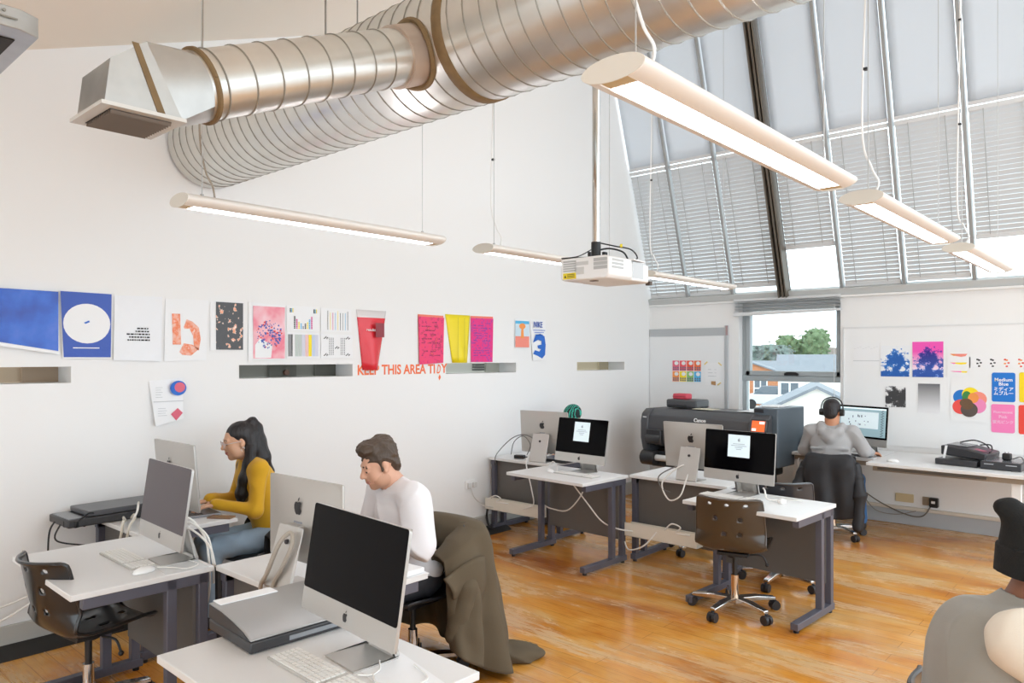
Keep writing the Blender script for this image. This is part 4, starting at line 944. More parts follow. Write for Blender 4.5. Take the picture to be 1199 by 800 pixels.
# the two long wall desks
def wall_desk(label, x0, x1, y0, y1, z, legx, edge=top_m):
    o = thing('wall_desk', label, 'desk', ((x0+x1)/2, (y0+y1)/2, 0)); W = (x1-x0)/2; D = (y1-y0)/2
    MB().bx(-W, W, -D, D, z-.03, z).build('desk_top', top_m, o, bevel=.003)
    for ya in (-D+.03, D-.08): MB().bx(-W+.05, W-.05, ya, ya+.02, z-.075, z-.03).build('apron', M('brown apron', '#8f8272', .6), o)
    for lx in legx:
        MB().bx(lx-x0-W-.035, lx-x0-W+.035, -D+.06, -D+.13, 0, z-.03).bx(lx-x0-W-.035, lx-x0-W+.035, D-.2, D-.13, 0, z-.03).bx(lx-x0-W-.03, lx-x0-W+.03, -D+.08, D-.15, z-.09, z-.03).build('leg', M('white steel', '#e2e2e1', .4), o, bevel=.004)
    return o
WD1 = wall_desk('short wall desk under the window where the man in grey works', -2.93, -2.11, 7.55, 8.30, .744, (-2.87,))
WD2 = wall_desk('long wall desk running to the right edge with black devices on it', -2.10, -.80, 7.26, 8.30, .744, (-.95,))
MB().bx(-.55, .3, -.525, -.519, .686, .708).build('dark_edge_strip', M('dark strip', '#4b443c', .6), WD2)  # dark strip just below the front edge of the desk top
tag(MB().prism([(-2.84,7.85,.0),(-2.62,7.85,.0),(-2.62,8.25,.0),(-2.84,8.25,.0)],(0,0,.5)).bx(-2.83,-2.63,7.845,7.85,.28,.46).bx(-2.83,-2.63,7.845,7.85,.04,.25).build('drawer_box', M('pale green grey', '#c9d1cd',.5), bevel=.006), 'pale grey drawer box standing under the short wall desk', 'drawer box')

# ------------------------------------------------------------------ monitors
alu = M('silver aluminium', '#c4c2be', .35, .55); alu_b = M('aluminium back', '#bdbab5', .4, .45); sglass = M('black screen glass', '#09080a', .06); sglass.node_tree.nodes['Principled BSDF'].inputs['Specular IOR Level'].default_value = .07; logo_m = M('logo black', '#222124', .3); port_m = M('port dark', '#3d3d40', .5)
scr_w = M('lit white window', '#c9dbe2', .4, emit='#e2eef2', es=.3); scr_t = M('screen grey text', '#9fb0b8', .5)
APPLE = [(0,.30),(.12,.36),(.28,.36),(.40,.27),(.31,.15),(.27,-.02),(.32,-.16),(.42,-.22),(.34,-.40),(.22,-.54),(.10,-.55),(0,-.51),(-.10,-.55),(-.22,-.54),(-.36,-.38),(-.45,-.12),(-.44,.12),(-.34,.29),(-.20,.36),(-.08,.33)]
LEAF = [(0,.40),(.02,.54),(.10,.65),(.20,.70),(.20,.58),(.12,.46)]
def fruit(mb, cx, cz, h, y, back):
    s_ = -1 if back else 1
    for poly in (APPLE, LEAF):
        P = [(cx+s_*a*h, y, cz+b_*h) for a, b_ in poly]
        bmf = [mb.bm.verts.new(p) for p in P]; f = mb.bm.faces.new(bmf); f.material_index = mb.mi
    return mb
def monitor(label, x, y, yaw, w=.54, h=.38, tilt=7, zb=.095, view='front', on=None, base=DH, gm=None):
    """screen looks to local -Y; (x, y) is the middle of the screen's lower edge"""
    o = thing('computer_monitor', label, 'computer', (x, y, base), R(yaw))
    T = Matrix.Translation((0, 0, zb)) @ Matrix.Rotation(R(-tilt), 4, 'X')
    hw = w/2; chin = .075; nx, nz = 16, 12; V = []; F = []
    for j in range(nz+1):
        for i in range(nx+1):
            s_, q = i/nx*2-1, j/nz*2-1
            V.append((s_*hw, .006+.034*(1-s_*s_)**.9*(1-q**2)**.8, (q+1)/2*h))
    F = [(j*(nx+1)+i, (j+1)*(nx+1)+i, (j+1)*(nx+1)+i+1, j*(nx+1)+i+1) for j in range(nz) for i in range(nx)]
    mb = MB(); mb.add(V, F, True)
    mb.prism([(a, -.004, b_) for a, b_ in rounded(-hw, 0, hw, h, .012)], (0, .011, 0))
    pn = mb.build('panel', alu_b if view == 'back' else alu, o, angle=35); pn.matrix_local = T
    mb = MB().prism([(a, -.0055, b_) for a, b_ in rounded(-hw+.001, chin, hw-.001, h-.001, .010)], (0, .0015, 0))
    sg = mb.build('screen_glass', gm or sglass, o); sg.matrix_local = T
    mb = fruit(MB(), 0, chin*.5, .030, -.0046, False); lf = mb.build('logo', logo_m, pn, recalc=False)
    if view == 'back':
        mb = fruit(MB(), 0, h*.68, .062, .0405, True); mb.build('logo', logo_m, pn, recalc=False)
        MB().bx(-.03, .03, .036, .041, h*.5-.005, h*.5+.004).build('label', M('model mark', '#8d8f94', .5), pn)
    if on == 'setup':
        mb = MB().bx(-.085, .085, -.0062, -.0056, h*.48, h*.92); ww = mb.build('window_on_screen', scr_w, sg)
        mb = fruit(MB(), 0, h*.82, .022, -.0066, False)
        for k, l in enumerate((.045, .06, .03, .02)): mb.bx(-l, l, -.0067, -.0063, h*(.735-.035*k), h*(.745-.035*k))
        mb.build('window_text', scr_t, ww, recalc=False)
    if on == 'design':
        MB().bx(-hw+.015, hw-.02, -.0062, -.0056, chin+.02, h-.02).build('app_background', M('app grey', '#7d969e', .4, emit='#7d969e', es=.55), sg)
        MB().bx(-hw+.03, hw-.10, -.0066, -.006, chin+.10, h-.06).build('artboard', scr_w, sg)
        MB().bx(-hw+.015, hw-.02, -.0066, -.006, h-.035, h-.02).build('menu_bar', M('menu bar', '#c9d9de', .4, emit='#c9d9de', es=.6), sg)
        mb = MB(); r_ = random.Random(3)
        for k in range(22): mb.bx(hw-.075+.012*(k % 2), hw-.055+.012*(k % 2), -.0068, -.0062, chin+.03+.012*k, chin+.036+.012*k)
        for k in range(14): a, c = -hw+.05+.3*r_.random(), chin+.12+.10*r_.random(); mb.bx(a, a+.004+.01*r_.random(), -.0070, -.0064, c, c+.004+.02*r_.random())
        mb.build('app_details', M('app marks', '#50616a', .4), sg)
    # one-piece bent stand: neck and foot
    mb = MB(); W = .09; pr_ = [(-.075, .0), (-.075, .006), (.09, .006), (.062, zb+h*.42), (.070, zb+h*.44), (.102, .012), (.102, .0)]
    pr_ = [(-.02, 0), (-.02, .006), (.135, .006), (.143, .014), (.064, zb+h*.46), (.072, zb+h*.47), (.153, .012), (.145, 0)]
    for k in range(len(pr_)//2-1):
        a, b_, c, d = pr_[k], pr_[k+1], pr_[-2-k], pr_[-1-k]
        w0, w1 = (W, W) if k < 2 else (W*.85, W*.48)
        mb.add([(-w0, *a), (w0, *a), (-w1, *b_), (w1, *b_), (-w1, *c), (w1, *c), (-w0, *d), (w0, *d)], [(0,1,3,2),(6,4,5,7),(0,2,4,6),(1,7,5,3)])
    mb.bx(-W*.48, W*.48, .03, .069, zb+h*.44, zb+h*.475)
    sd = mb.build('stand', alu, o, bevel=.002, angle=30)
    if view == 'back': MB().cyl((0, .088, zb+h*.3), (0, .102, zb+h*.3), .010).build('stand_hole', port_m, sd)
    return o
keym = M('white keys', '#f1f0ec', .45); keyb = M('keyboard aluminium', '#c9c7c2', .35, .4)
def keyboard(label, x, y, yaw, base=DH, dark=False):
    o = thing('keyboard', label, 'keyboard', (x, y, base), R(yaw))
    MB().prism([(-.21, -.057, .0), (.21, -.057, .0), (.21, .057, .0), (-.21, .057, .0)], (0, 0, .008)).build('tray', keyb if not dark else blk, o, bevel=.002)
    mb = MB(); pad = MB(); kb_ = mb
    for r_ in range(6):
        for c in range(20):
            if c in (14,) : continue
            mb = pad if c > 14 else kb_
            u = -.203+c*.0204; v = -.05+r_*.0175
            if r_ == 0 and 3 <= c <= 8:
                if c > 3: continue
                mb.bx(u, u+.118, v, v+.0145, .008, .0115); continue
            mb.bx(u, u+.0172, v, v+.0145, .008, .0115)
    km = keym if not dark else M('dark keys', '#3b3b3d', .5)
    kb_.build('letter_keys', km, o); pad.build('number_keys', km, o)
    return o
def mouse(label, x, y, yaw, base=DH):
    o = sdf_mesh('computer_mouse', [ell((0, 0, .004), (.030, .056, .024), .01)], M('white mouse', '#f2f2f0', .25), .003, None, clip=lambda X, Y, Z: -Z+0*X+0*Y)
    o.location = (x, y, base); o.rotation_euler = (0, 0, R(yaw)); return tag(o, label, 'mouse')
monitor('big black-screened computer filling the nearest desk', -1.985, 1.405, -5, .575, .365, 9, .112)
monitor('computer with a plum-grey blank screen on the left foreground desk', -3.625, 1.50, -3, .545, .38, 8, gm=M('matte plum screen', '#4a4147', .3))
monitor('silver computer seen from behind, before the man in white', -2.83, 1.80, 182.5, .53, .37, 0, .085, 'back')
monitor('silver computer back peeping out above the plum-grey screen, by the woman', -4.375, 1.93, 180, .527, .39, 5, .10, 'back')
monitor('silver computer seen from behind at the far left desk, cables at its foot', -4.43, 5.42, 187, .53, .40, 4, .075, 'back')
monitor('computer with a lit white window, in front of the teal-capped person', -3.745, 5.03, -3.5, .548, .375, 10, .09, 'front', 'setup')
monitor('silver computer seen from behind in front of the large printer', -2.865, 5.42, 178.5, .53, .372, 7, .088, 'back')
monitor('computer with a lit white window on the right-hand desk', -2.29, 4.96, -4.5, .545, .36, 5, .102, 'front', 'setup')
monitor('computer showing design software before the man in headphones', -2.33, 7.90, -20, .56, .40, 5, .08, 'front', 'design', .744)
keyboard('white keyboard on the left foreground desk', -3.79, 1.415, -1)
keyboard('white keyboard at the bottom edge before the nearest black screen', -1.99, 1.305, -2)
keyboard('white keyboard below the lit screen on the middle desk', -3.70, 4.94, -3)
keyboard('white keyboard below the lit screen on the right-hand desk', -2.31, 4.865, -4)
keyboard('dark keyboard on the desk of the man in headphones', -2.38, 7.68, -10, .744, True)
mouse('white mouse beside the keyboard on the left foreground desk', -3.51, 1.385, 14)
mouse('white mouse beside the keyboard on the middle desk', -3.97, 4.93, 60)
mouse('white mouse at the right of the right-hand desk', -1.96, 4.93, 20)
mouse('white mouse lying on the long wall desk', -1.92, 7.45, 80, .744)
def flat_sheet(name, label, cat, x, y, z, w, d, rz, m, th=.0015):
    o = MB().bx(-w/2, w/2, -d/2, d/2, 0, th).build(name, m); o.location = (x, y, z); o.rotation_euler = (0, 0, R(rz)); return tag(o, label, cat)
mousemat = M('clear grey mat', '#dadcdc', .2)
flat_sheet('mouse_mat', 'pale mat under the mouse cable on the left foreground desk', 'mat', -3.48, 1.54, DH, .2, .19, -6, mousemat)
flat_sheet('paper', 'white paper lying under the stand of the nearest computer', 'paper', -1.80, 1.47, DH, .30, .17, -12, pap)
# ------------------------------------------------------------------ perforated shell chairs
chromed = M('polished chrome', '#cfcdca', .15, 1.); caster_m = M('dark caster', '#2c2b2d', .5)
def make_chair(label, loc, rz, col, spin=0., base_col=None, group='perforated shell chairs'):
    """faces local +Y"""
    o = thing('swivel_chair', label, 'chair', loc, R(rz))
    sm = M('chair shell '+col, col, .28, coat=.3)
    prof = [(.235,.425),(.20,.442),(.12,.440),(.0,.430),(-.10,.432),(-.165,.455),(-.205,.51),(-.228,.585),(-.248,.67),(-.262,.74),(-.275,.79),(-.292,.80)]
    nv, nu = 84, 64
    def pr_(t):
        k = t*(len(prof)-1); i = min(int(k), len(prof)-2); f = k-i
        a, b_, c, d = prof[max(i-1,0)], prof[i], prof[i+1], prof[min(i+2,len(prof)-1)]
        return [.5*((2*b_[q])+(c[q]-a[q])*f+(2*a[q]-5*b_[q]+4*c[q]-d[q])*f*f+(3*b_[q]-a[q]-3*c[q]+d[q])*f**3) for q in (0,1)]
    holes = [(.86,-.55),(.86,0.),(.86,.55),(.73,-.36),(.73,.36),(.62,-.12),(.62,.32),(.24,-.3),(.24,.3),(.36,0.),(.14,0.)]
    def pos(u, t):
        y, z = pr_(t); hw = .205+.018*math.sin(math.pi*min(1, t*1.1)); 
        # rounded corners at both ends
        e = max(0, (t-.90)/.10) if t > .5 else max(0, (.10-t)/.10)
        hw *= 1-.16*e*e
        wrap = u*u*u*u
        if t < .45: z += .035*wrap; 
        elif t < .62: k = (t-.45)/.17; z += .035*wrap*(1-k); y += .085*u*u*k
        else: y += .085*u*u
        return Vector((u*hw, y, z))
    mb = MB(); G = {}
    for j in range(nv+1):
        for i in range(nu+1):
            u, t = i/nu*2-1, j/nv
            for ht, hu in holes:      # pull the rim of each hole onto a circle
                du, dt = (u-hu)*.21, (t-ht)*.82; d = math.hypot(du, dt); r_ = .0145
                if r_*.5 < d < r_*1.55 and d > 0:
                    s_ = r_/d; u, t = hu+du*s_/.21, ht+dt*s_/.82; break
            G[i, j] = (mb.bm.verts.new(pos(max(-1,min(1,u)), max(0,min(1,t)))), u, t)
    for j in range(nv):
        for i in range(nu):
            q = [G[i,j], G[i+1,j], G[i+1,j+1], G[i,j+1]]
            cu = sum(a[1] for a in q)/4; ct = sum(a[2] for a in q)/4
            if any(math.hypot((cu-hu)*.21, (ct-ht)*.82) < .014 for ht, hu in holes): continue
            try: f = mb.bm.faces.new([a[0] for a in q]); f.smooth = True
            except ValueError: pass
    bmesh.ops.delete(mb.bm, geom=[v for v in mb.bm.verts if not v.link_faces], context='VERTS')
    sh = mb.build('seat_shell', sm, o); so = sh.modifiers.new('s', 'SOLIDIFY'); so.thickness = .009; so.offset = 0
    # rolled rim along the outer edge
    rim = [pos(-1, t) for t in np.linspace(0, 1, 24)]+[pos(u, 1) for u in np.linspace(-.9, .9, 12)]+[pos(1, t) for t in np.linspace(1, 0, 24)]+[pos(u, 0) for u in np.linspace(.9, -.9, 12)]
    MB().tube(rim+[rim[0]], .0085, 6, 1).build('shell_rim', sm, o)
    MB().bx(-.10, .10, -.10, .12, .395, .418).cyl((0, 0, .37), (0, 0, .40), .05).build('seat_plate', blk, o, bevel=.003)
    MB().tube([(.09, .02, .39), (.17, .04, .385), (.20, .05, .33)], .006).sph((.20, .05, .325), .013, 10).build('height_lever', blk, o)
    MB().cyl((0, 0, .22), (0, 0, .38), .016, n=20).build('gas_lift', blk, o)
    bs = thing('star_base', None, None, (0, 0, 0), R(spin)); bs.parent = o
    MB().cyl((0, 0, .075), (0, 0, .25), .027, .025, n=20).build('column', M('copper chrome', '#cdb49c', .15, 1.) if base_col else chromed, bs)
    for k in range(5):
        a = 2*math.pi*k/5; c, s_ = math.cos(a), math.sin(a); n_ = Vector((-s_, c, 0))
        mb = MB(); pts = [(.02, .060, .034, .044), (.15, .068, .028, .034), (.285, .058, .021, .024)]; V = []
        for r_, z, hw, th in pts:
            for sx, sz in ((-1,-1),(1,-1),(1,1),(-1,1)): V.append(Vector((c*r_, s_*r_, z+.022+sz*th/2))+n_*sx*hw)
        mb.add(V, [(4*i+q, 4*i+(q+1) % 4, 4*i+4+(q+1) % 4, 4*i+4+q) for i in range(2) for q in range(4)]+[(0,3,2,1),(8,9,10,11)])
        lg = mb.build('leg', chromed, bs, bevel=.006)
        cx, cy = c*.285, s_*.285; mb = MB()
        for q in (-1, 1): mb.cyl(Vector((cx, cy, .031))+n_*(q*.006), Vector((cx, cy, .031))+n_*(q*.027), .031, n=18)
        mb.cyl((cx, cy, .03), (cx, cy, .072), .010); mb.prism([Vector((cx, cy, .04))+n_*-.024+Vector((c*-.02, s_*-.02, 0)), Vector((cx, cy, .04))+n_*.024+Vector((c*-.02, s_*-.02, 0)), Vector((cx, cy, .04))+n_*.024+Vector((c*.022, s_*.022, 0)), Vector((cx, cy, .04))+n_*-.024+Vector((c*.022, s_*.022, 0))], (0, 0, .018))
        mb.build('caster', caster_m, lg, bevel=.003)
    return o
make_chair('black perforated chair pushed under the left foreground desk', (-3.87, 1.27, 0), 8, '#1f1e1e', 10)
make_chair('brown perforated chair with chrome base in the centre, tucked under the right-hand desk', (-2.19, 4.70, 0), 14, '#43382d', 36, 'copper')
make_chair('black perforated chair behind the right-hand desk, its back top showing', (-2.20, 5.52, 0), 24, '#35363a', 30)
make_chair('black chair behind the desk with the cream tray, only its casters showing', (-3.08, 5.95, 0), 172, '#2b2a2b', 15)
CH_H = make_chair('chair of the man in headphones, a black jacket over its back', (-2.42, 7.34, 0), 12, '#27272a', 30, 'copper')
CH_W = make_chair('chair of the woman in yellow, a dark coat over its back', (-4.52, 2.62, 0), 195, '#27272a', 25)
CH_M = make_chair('chair of the man in white, an olive coat over its back', (-3.05, 2.60, 0), 182, '#27272a', 25)
CH_B = make_chair('black chair under the person in the black hat, at the bottom right', (-.27, 2.35, 0), -88, '#27272a', 25)
# ------------------------------------------------------------------ the large printer
pk = M('printer charcoal', '#4c4d50', .4); pk2 = M('printer black', '#2b2c2e', .35); pblue = M('printer side', '#56616a', .4)
PR = thing('large_format_printer', 'large black roll printer standing in front of the window', 'printer', (-3.70, 7.58, 0), R(-4))
W = .75
sec = [(-.33, .72), (-.37, .80), (-.38, .95), (-.36, 1.06), (-.27, 1.125), (.25, 1.13), (.30, 1.10), (.30, .70), (-.2, .68)]
MB().prism([(-W+.02, a, b_) for a, b_ in sec], (2*W-.22, 0, 0)).build('body', pk, PR, bevel=.012)
sec2 = [(-.36, .66), (-.40, .80), (-.40, .99), (-.375, 1.08), (-.30, 1.13), (.28, 1.13), (.32, 1.10), (.32, .62), (-.25, .6)]
MB().prism([(-W-.04, a, b_) for a, b_ in sec2], (.10, 0, 0)).build('left_end_housing', pk, PR, bevel=.02, seg=3)
MB().prism([(W-.21, a, b_) for a, b_ in sec2], (.20, 0, 0)).build('right_end_housing', pk, PR, bevel=.015)
tw = MB().bx(W-.20, W+.05, -.28, .32, .60, 1.20).build('ink_tower', pblue, PR, bevel=.012)
MB().bx(W-.205, W-.10, -.285, .1, 1.15, 1.19).build('tower_door', pk2, tw, bevel=.004)
cp = MB().prism([(W-.19, -.405, .95), (W-.01, -.405, .95), (W-.01, -.37, 1.09), (W-.19, -.37, 1.09)], (0, .03, 0)).build('control_panel', pk2, PR, bevel=.006)
mb = MB().add([(W-.17, -.4015, .97), (W-.03, -.4015, .97), (W-.03, -.3765, 1.075), (W-.17, -.3765, 1.075)], [(0, 1, 2, 3)]); mb.build('panel_screen', M('orange screen', '#f0642f', .4, emit='#f0642f', es=.5), cp).location = (0, -.007, 0)
mb = MB().add([(W-.165, -.4005, .975), (W-.12, -.4005, .975), (W-.12, -.394, 1.0), (W-.165, -.394, 1.0)], [(0, 1, 2, 3)]).add([(W-.09, -.3835, 1.045), (W-.035, -.3835, 1.045), (W-.035, -.378, 1.07), (W-.09, -.378, 1.07)], [(0, 1, 2, 3)]); mb.build('screen_tiles', M('white tile', '#f4efe9', .4, emit='#f4efe9', es=.5), cp).location = (0, -.0095, 0)
MB().bx(-W+.05, -W+.25, -.42, -.36, .74, .90).build('roll_window', pk2, PR, bevel=.01)
MB().cyl((-W+.05, -.36, .80), (-W+.24, -.36, .80), .075, n=24).build('paper_roll_end', M('printer gloss', '#3a3b3d', .25), PR)
MB().prism([(-W+.06, -.34, .48), (W-.1, -.34, .48), (W-.1, -.34, .66), (-W+.06, -.34, .66)], (0, .5, 0)).build('lower_unit', pk2, PR, bevel=.02)
MB().cyl((-W-.01, -.37, .58), (-W+.16, -.37, .58), .085, n=24).cyl((-W-.03, -.37, .58), (-W-.01, -.37, .58), .06, n=20).build('roll_holder', pk2, PR, bevel=.006)
MB().cyl((-W+.16, -.37, .585), (W-.2, -.37, .585), .035, n=20).build('paper_roll', M('paper roll white', '#dcdedd', .5), PR)
MB().bx(-.05, .35, -.2, .1, 1.125, 1.137).build('top_cover', M('cover grey', '#5b5d60', .3), PR, bevel=.004)
for s_ in (-1, 1):
    MB().bx(s_*(W-.12)-.035, s_*(W-.12)+.035, -.12, -.02, .06, .62).bx(s_*(W-.12)-.04, s_*(W-.12)+.04, -.36, .30, .03, .09).build('stand_leg', pk2, PR, bevel=.01)
    for yy in (-.32, .26): MB().cyl((s_*(W-.12)-.02, yy, .028), (s_*(W-.12)+.02, yy, .028), .028, n=16).build('caster', caster_m, PR)
bt = MB(); 
fm = Matrix.Translation((.0, -.379, 1.02)) @ Matrix.Rotation(R(90-9), 4, 'X')
text_mesh('brand_lettering', 'Canon', .055, M('white lettering', '#f7f9fa', .5), PR, Matrix.Translation((-.03, -.3755, 1.035)) @ Matrix.Rotation(R(80), 4, 'X'), bold=.0012, ext=.003)
text_mesh('model_lettering', 'PRO', .024, M('white lettering', '#f7f9fa', .5), PR, Matrix.Translation((-.73, -.395, 1.035)) @ Matrix.Rotation(R(78), 4, 'X'), ext=.004)
def P_(x, y, z): return tuple(PR.matrix_basis @ Vector((x, y, z)))
PRm = Matrix.Translation((-3.70, 7.58, 0)) @ Matrix.Rotation(R(-4), 4, 'Z')
def onpr(x, y, z): return PRm @ Vector((x, y, z))
bx1 = thing('scanner_unit', 'black box unit on the left top of the large printer', 'scanner', onpr(-.45, .05, 1.137), R(-4))
MB().prism([(-.2, -.14, 0), (.2, -.14, 0), (.2, .14, 0), (-.2, .14, 0)], (0, 0, .095)).build('case', pk, bx1, bevel=.02, seg=3)
MB().bx(-.17, .08, -.145, -.135, .015, .035).build('slot', pk2, bx1)
rb = thing('red_box', 'small red parcel on top of the black unit on the printer', 'box', onpr(-.50, .02, 1.232), R(-10))
MB().bx(-.095, .095, -.06, .06, 0, .065).build('carton', M('red wrap', '#d8485a', .35, bump=.4, bscale=20), rb, bevel=.014)
MB().bx(-.095, .095, -.061, -.058, .028, .034).build('seam', M('dark red', '#9c2c3c', .4), rb)
def rot_sheet(name, label, x, y, w, d, a, m):
    p = onpr(x, y, 1.139); return flat_sheet(name, label, 'paper', p.x, p.y, p.z, w, d, -4+a, m, .003)
rot_sheet('paper', 'cream sheet lying on the printer beside the black unit', -.13, -.08, .25, .18, 3, M('cream paper', '#ece6cf', .6))
rot_sheet('paper', 'white sheet lying on the right of the printer top', .42, .0, .27, .3, -6, pap)
p = onpr(.66, -.05, 1.203); flat_sheet('paper', 'pale stack of paper on the printer ink tower', 'paper', p.x-.02, p.y+.05, 1.203, .2, .3, -4, pap, .01)

# ------------------------------------------------------------------ things on the left desks
sc = thing('flatbed_scanner', 'silver-lidded black scanner on the nearest desk, left of the computer', 'scanner', (-2.42, 1.43, DH), R(-3))
MB().bx(-.165, .165, -.19, .21, .003, .042).build('base', M('scanner black', '#39393b', .4), sc, bevel=.006)
pl_ = [(-.165, .044), (.165, .044), (.165, .05), (.12, .066), (.04, .082), (-.06, .094), (-.165, .098)]
MB().prism([(a, -.188, b_) for a, b_ in pl_], (0, .395, 0)).build('lid', M('scanner silver', '#a9a8a6', .35, .4), sc, bevel=.003)
MB().prism([(a, -.1885, b_) for a, b_ in [(-.163, .046), (.155, .046), (.11, .062), (.03, .078), (-.06, .09), (-.163, .094)]], (0, -.002, 0)).build('lid_end', M('scanner black', '#39393b', .4), sc)
MB().bx(.1655, .168, -.05, .2, .015, .03).build('button_strip', M('scanner strip', '#8d9094', .35), sc)
MB().bx(-.175, -.11, -.17, .05, .097, .1).build('paper_slip', pap, sc)
sb = thing('flatbed_scanner', 'black scanner by the wall overhanging the desk of the woman in yellow', 'scanner', (-4.86, 1.78, DH), R(2))
MB().bx(-.15, .15, -.35, .30, 0.003, .05).build('base', M('scanner black', '#39393b', .4), sb, bevel=.008)
MB().prism([(-.14, -.24, .052), (.14, -.24, .052), (.14, .29, .052), (-.14, .29, .052)], (0, 0, .032)).build('lid', M('scanner lid', '#55565a', .3), sb, bevel=.006)
MB().bx(-.13, .13, -.34, -.26, .05, .054).build('control_strip', M('scanner strip', '#8d9094', .35), sb)
pb = thing('plug_bundle', 'cluster of black plugs and adaptors at the near end of the wall scanner', 'plugs', (-4.74, 1.47, DH), R(30))
MB().box((0, 0, .022), (.09, .045, .04)).build('adaptor', blk, pb, bevel=.006)
MB().box((.03, .05, .025), (.05, .06, .035), (.2, .3, .4)).build('plug', blk, pb, bevel=.006)
MB().tube([(.04, .0, .04), (.08, .04, .08), (.06, .1, .06), (.0, .12, .03)], .005).build('lead', blk, pb)
lp = thing('laptop', 'open grey laptop under the hands of the woman in yellow', 'laptop', (-4.60, 2.12, DH), R(-6))
MB().bx(-.16, .16, -.11, .11, 0, .014).build('base', M('laptop grey', '#8e8f93', .35, .5), lp, bevel=.003)
mb = MB()
for r_ in range(5):
    for c in range(13): mb.bx(-.14+c*.0217, -.1215+c*.0217, -.0+.019*r_-.01, .015+.019*r_-.01, .014, .0155)
mb.build('keys', blk, lp).rotation_euler = (0, 0, math.pi)
mb = MB().prism([(-.16, -.11, .012), (.16, -.11, .012), (.16, -.16, .21), (-.16, -.16, .21)], (0, -.007, 0)); sn = mb.build('screen', M('laptop grey', '#8e8f93', .35, .5), lp, bevel=.002)
MB().prism([(-.155, -.1105, .02), (.155, -.1105, .02), (.155, -.1575, .205), (-.155, -.1575, .205)], (0, .002, 0)).build('display', M('laptop display', '#33373d', .1), sn)
flat_sheet('phone', 'brown cased phone at the right end of the desk of the woman in yellow', 'phone', -4.345, 2.17, DH, .07, .15, -55, M('brown phone', '#8a6a52', .35), .009)

ez = thing('display_card', 'white folded card leaning beside the silver computer back', 'card', (-3.14, 1.98, DH), R(24))
MB().prism([(-.10, .0, 0), (.08, .0, 0), (.10, .09, .21), (-.08, .09, .21)], (0, .003, 0)).build('front_leaf', pap, ez)
MB().prism([(-.10, .16, 0), (.08, .16, 0), (.10, .092, .21), (-.08, .092, .21)], (0, .003, 0)).build('rear_leaf', pap, ez)
mb = MB().m(0).add([(-.05, .018, .045), (-.02, .018, .045), (-.015, .035, .085), (-.045, .035, .085)], [(0,1,2,3)]).m(1).add([(.0, .022, .055), (.04, .022, .055), (.045, .045, .11), (.005, .045, .11)], [(0,1,2,3)]); mb.build('print', [M('pale orange ink', '#eab08c', .5), M('pale blue ink2', '#a9c6dd', .5)], ez).location = (0, -.004, .001)
for i, (x, y, w_, d_, a) in enumerate(((-2.72, 2.02, .21, .29, 12), (-2.64, 2.12, .21, .28, -8))):
    flat_sheet('paper', ('white printed sheet under the silver computer stand', 'white sheet at the end of the desk, below the white shirt')[i], 'paper', x, y, DH+.002*i, w_, d_, a, pap)
kb = thing('paper_stack', 'stack of white paper on the end of the desk under the man\'s arm', 'paper stack', (-2.64, 2.10, DH+.005), R(4)); 
MB().bx(-.10, .105, -.13, .13, 0, .022).build('sheets', pap, kb, bevel=.002)
rd = MB().cyl((-.035, 0, .025), (.035, 0, .025), .025, n=24).build('tape_roll', M('red tape', '#e5482f', .35)); rd.location = (-2.80, 1.985, DH+.002); rd.rotation_euler = (0, 0, R(10)); tag(rd, 'small red roll beside the stand of the silver computer', 'tape')

# ------------------------------------------------------------------ far desks
flat_sheet('drive_box', 'flat black case on the far left desk behind the lit screen', 'case', -4.33, 5.50, DH, .30, .24, 5, M('drive black', '#2b2b2e', .35), .03)
ob = thing('adaptor', 'black and grey power adaptor beside the far silver computer', 'adaptor', (-4.72, 5.38, DH), R(20)); MB().bx(-.05, .05, -.03, .03, 0, .035).build('brick', blk, ob, bevel=.005); MB().cyl((.05, 0, .018), (.08, 0, .018), .006).build('strain_relief', blk, ob)
def lead(label, pts, r=.0045, m=None): return cable('cable', label, pts, r, m or M('white cable', '#e9e7e2', .5))
gry = M('grey cable', '#6b6967', .5); dkc = M('black cable', '#252527', .5); beig = M('beige cable', '#a79f93', .5)
def q(dx, dy, z): return (dx, dy, z)
lead('thick grey lead looped over the stand of the silver computer before the man', [(-2.93,1.66,.60),(-2.93,1.64,.72),(-2.86,1.63,.80),(-2.81,1.66,.93),(-2.79,1.70,.97),(-2.76,1.69,.93),(-2.79,1.66,.83),(-2.83,1.64,.75),(-2.80,1.63,.66)], .0095, beig)
lead('black cable thickened to fill the dark gap between the left desks beside the grey panel', [(-3.405,1.69,.71),(-3.41,1.695,.5),(-3.405,1.70,.3),(-3.41,1.70,.02)], .02, dkc)  # real cable, made thick so its black also stands for the shaded gap
lead('white cables looped behind the plum-grey screen', [(-3.60,1.56,.92),(-3.56,1.62,.93),(-3.50,1.665,.84),(-3.49,1.68,.74),(-3.50,1.69,.6),(-3.55,1.70,.5)], .006)
lead('white cable hanging beside the plum-grey screen stand', [(-3.62,1.55,.88),(-3.55,1.60,.92),(-3.46,1.655,.86),(-3.45,1.68,.74),(-3.46,1.69,.62)], .0055)
lead('outer white cable arching from the plum-grey screen to the desk edge', [(-3.60,1.56,.86),(-3.52,1.60,.89),(-3.43,1.65,.82),(-3.42,1.675,.73),(-3.43,1.69,.65)], .005)
lead('thin white mouse cable curling over the mat', [(-3.50,1.44,.745),(-3.46,1.50,.737),(-3.40,1.53,.738),(-3.43,1.60,.738),(-3.53,1.60,.738)], .0025)
lead('white mouse cable curling beside the nearest computer', [(-1.84,1.41,.737),(-1.78,1.38,.737),(-1.70,1.42,.737),(-1.69,1.50,.737),(-1.80,1.54,.737)], .0025)
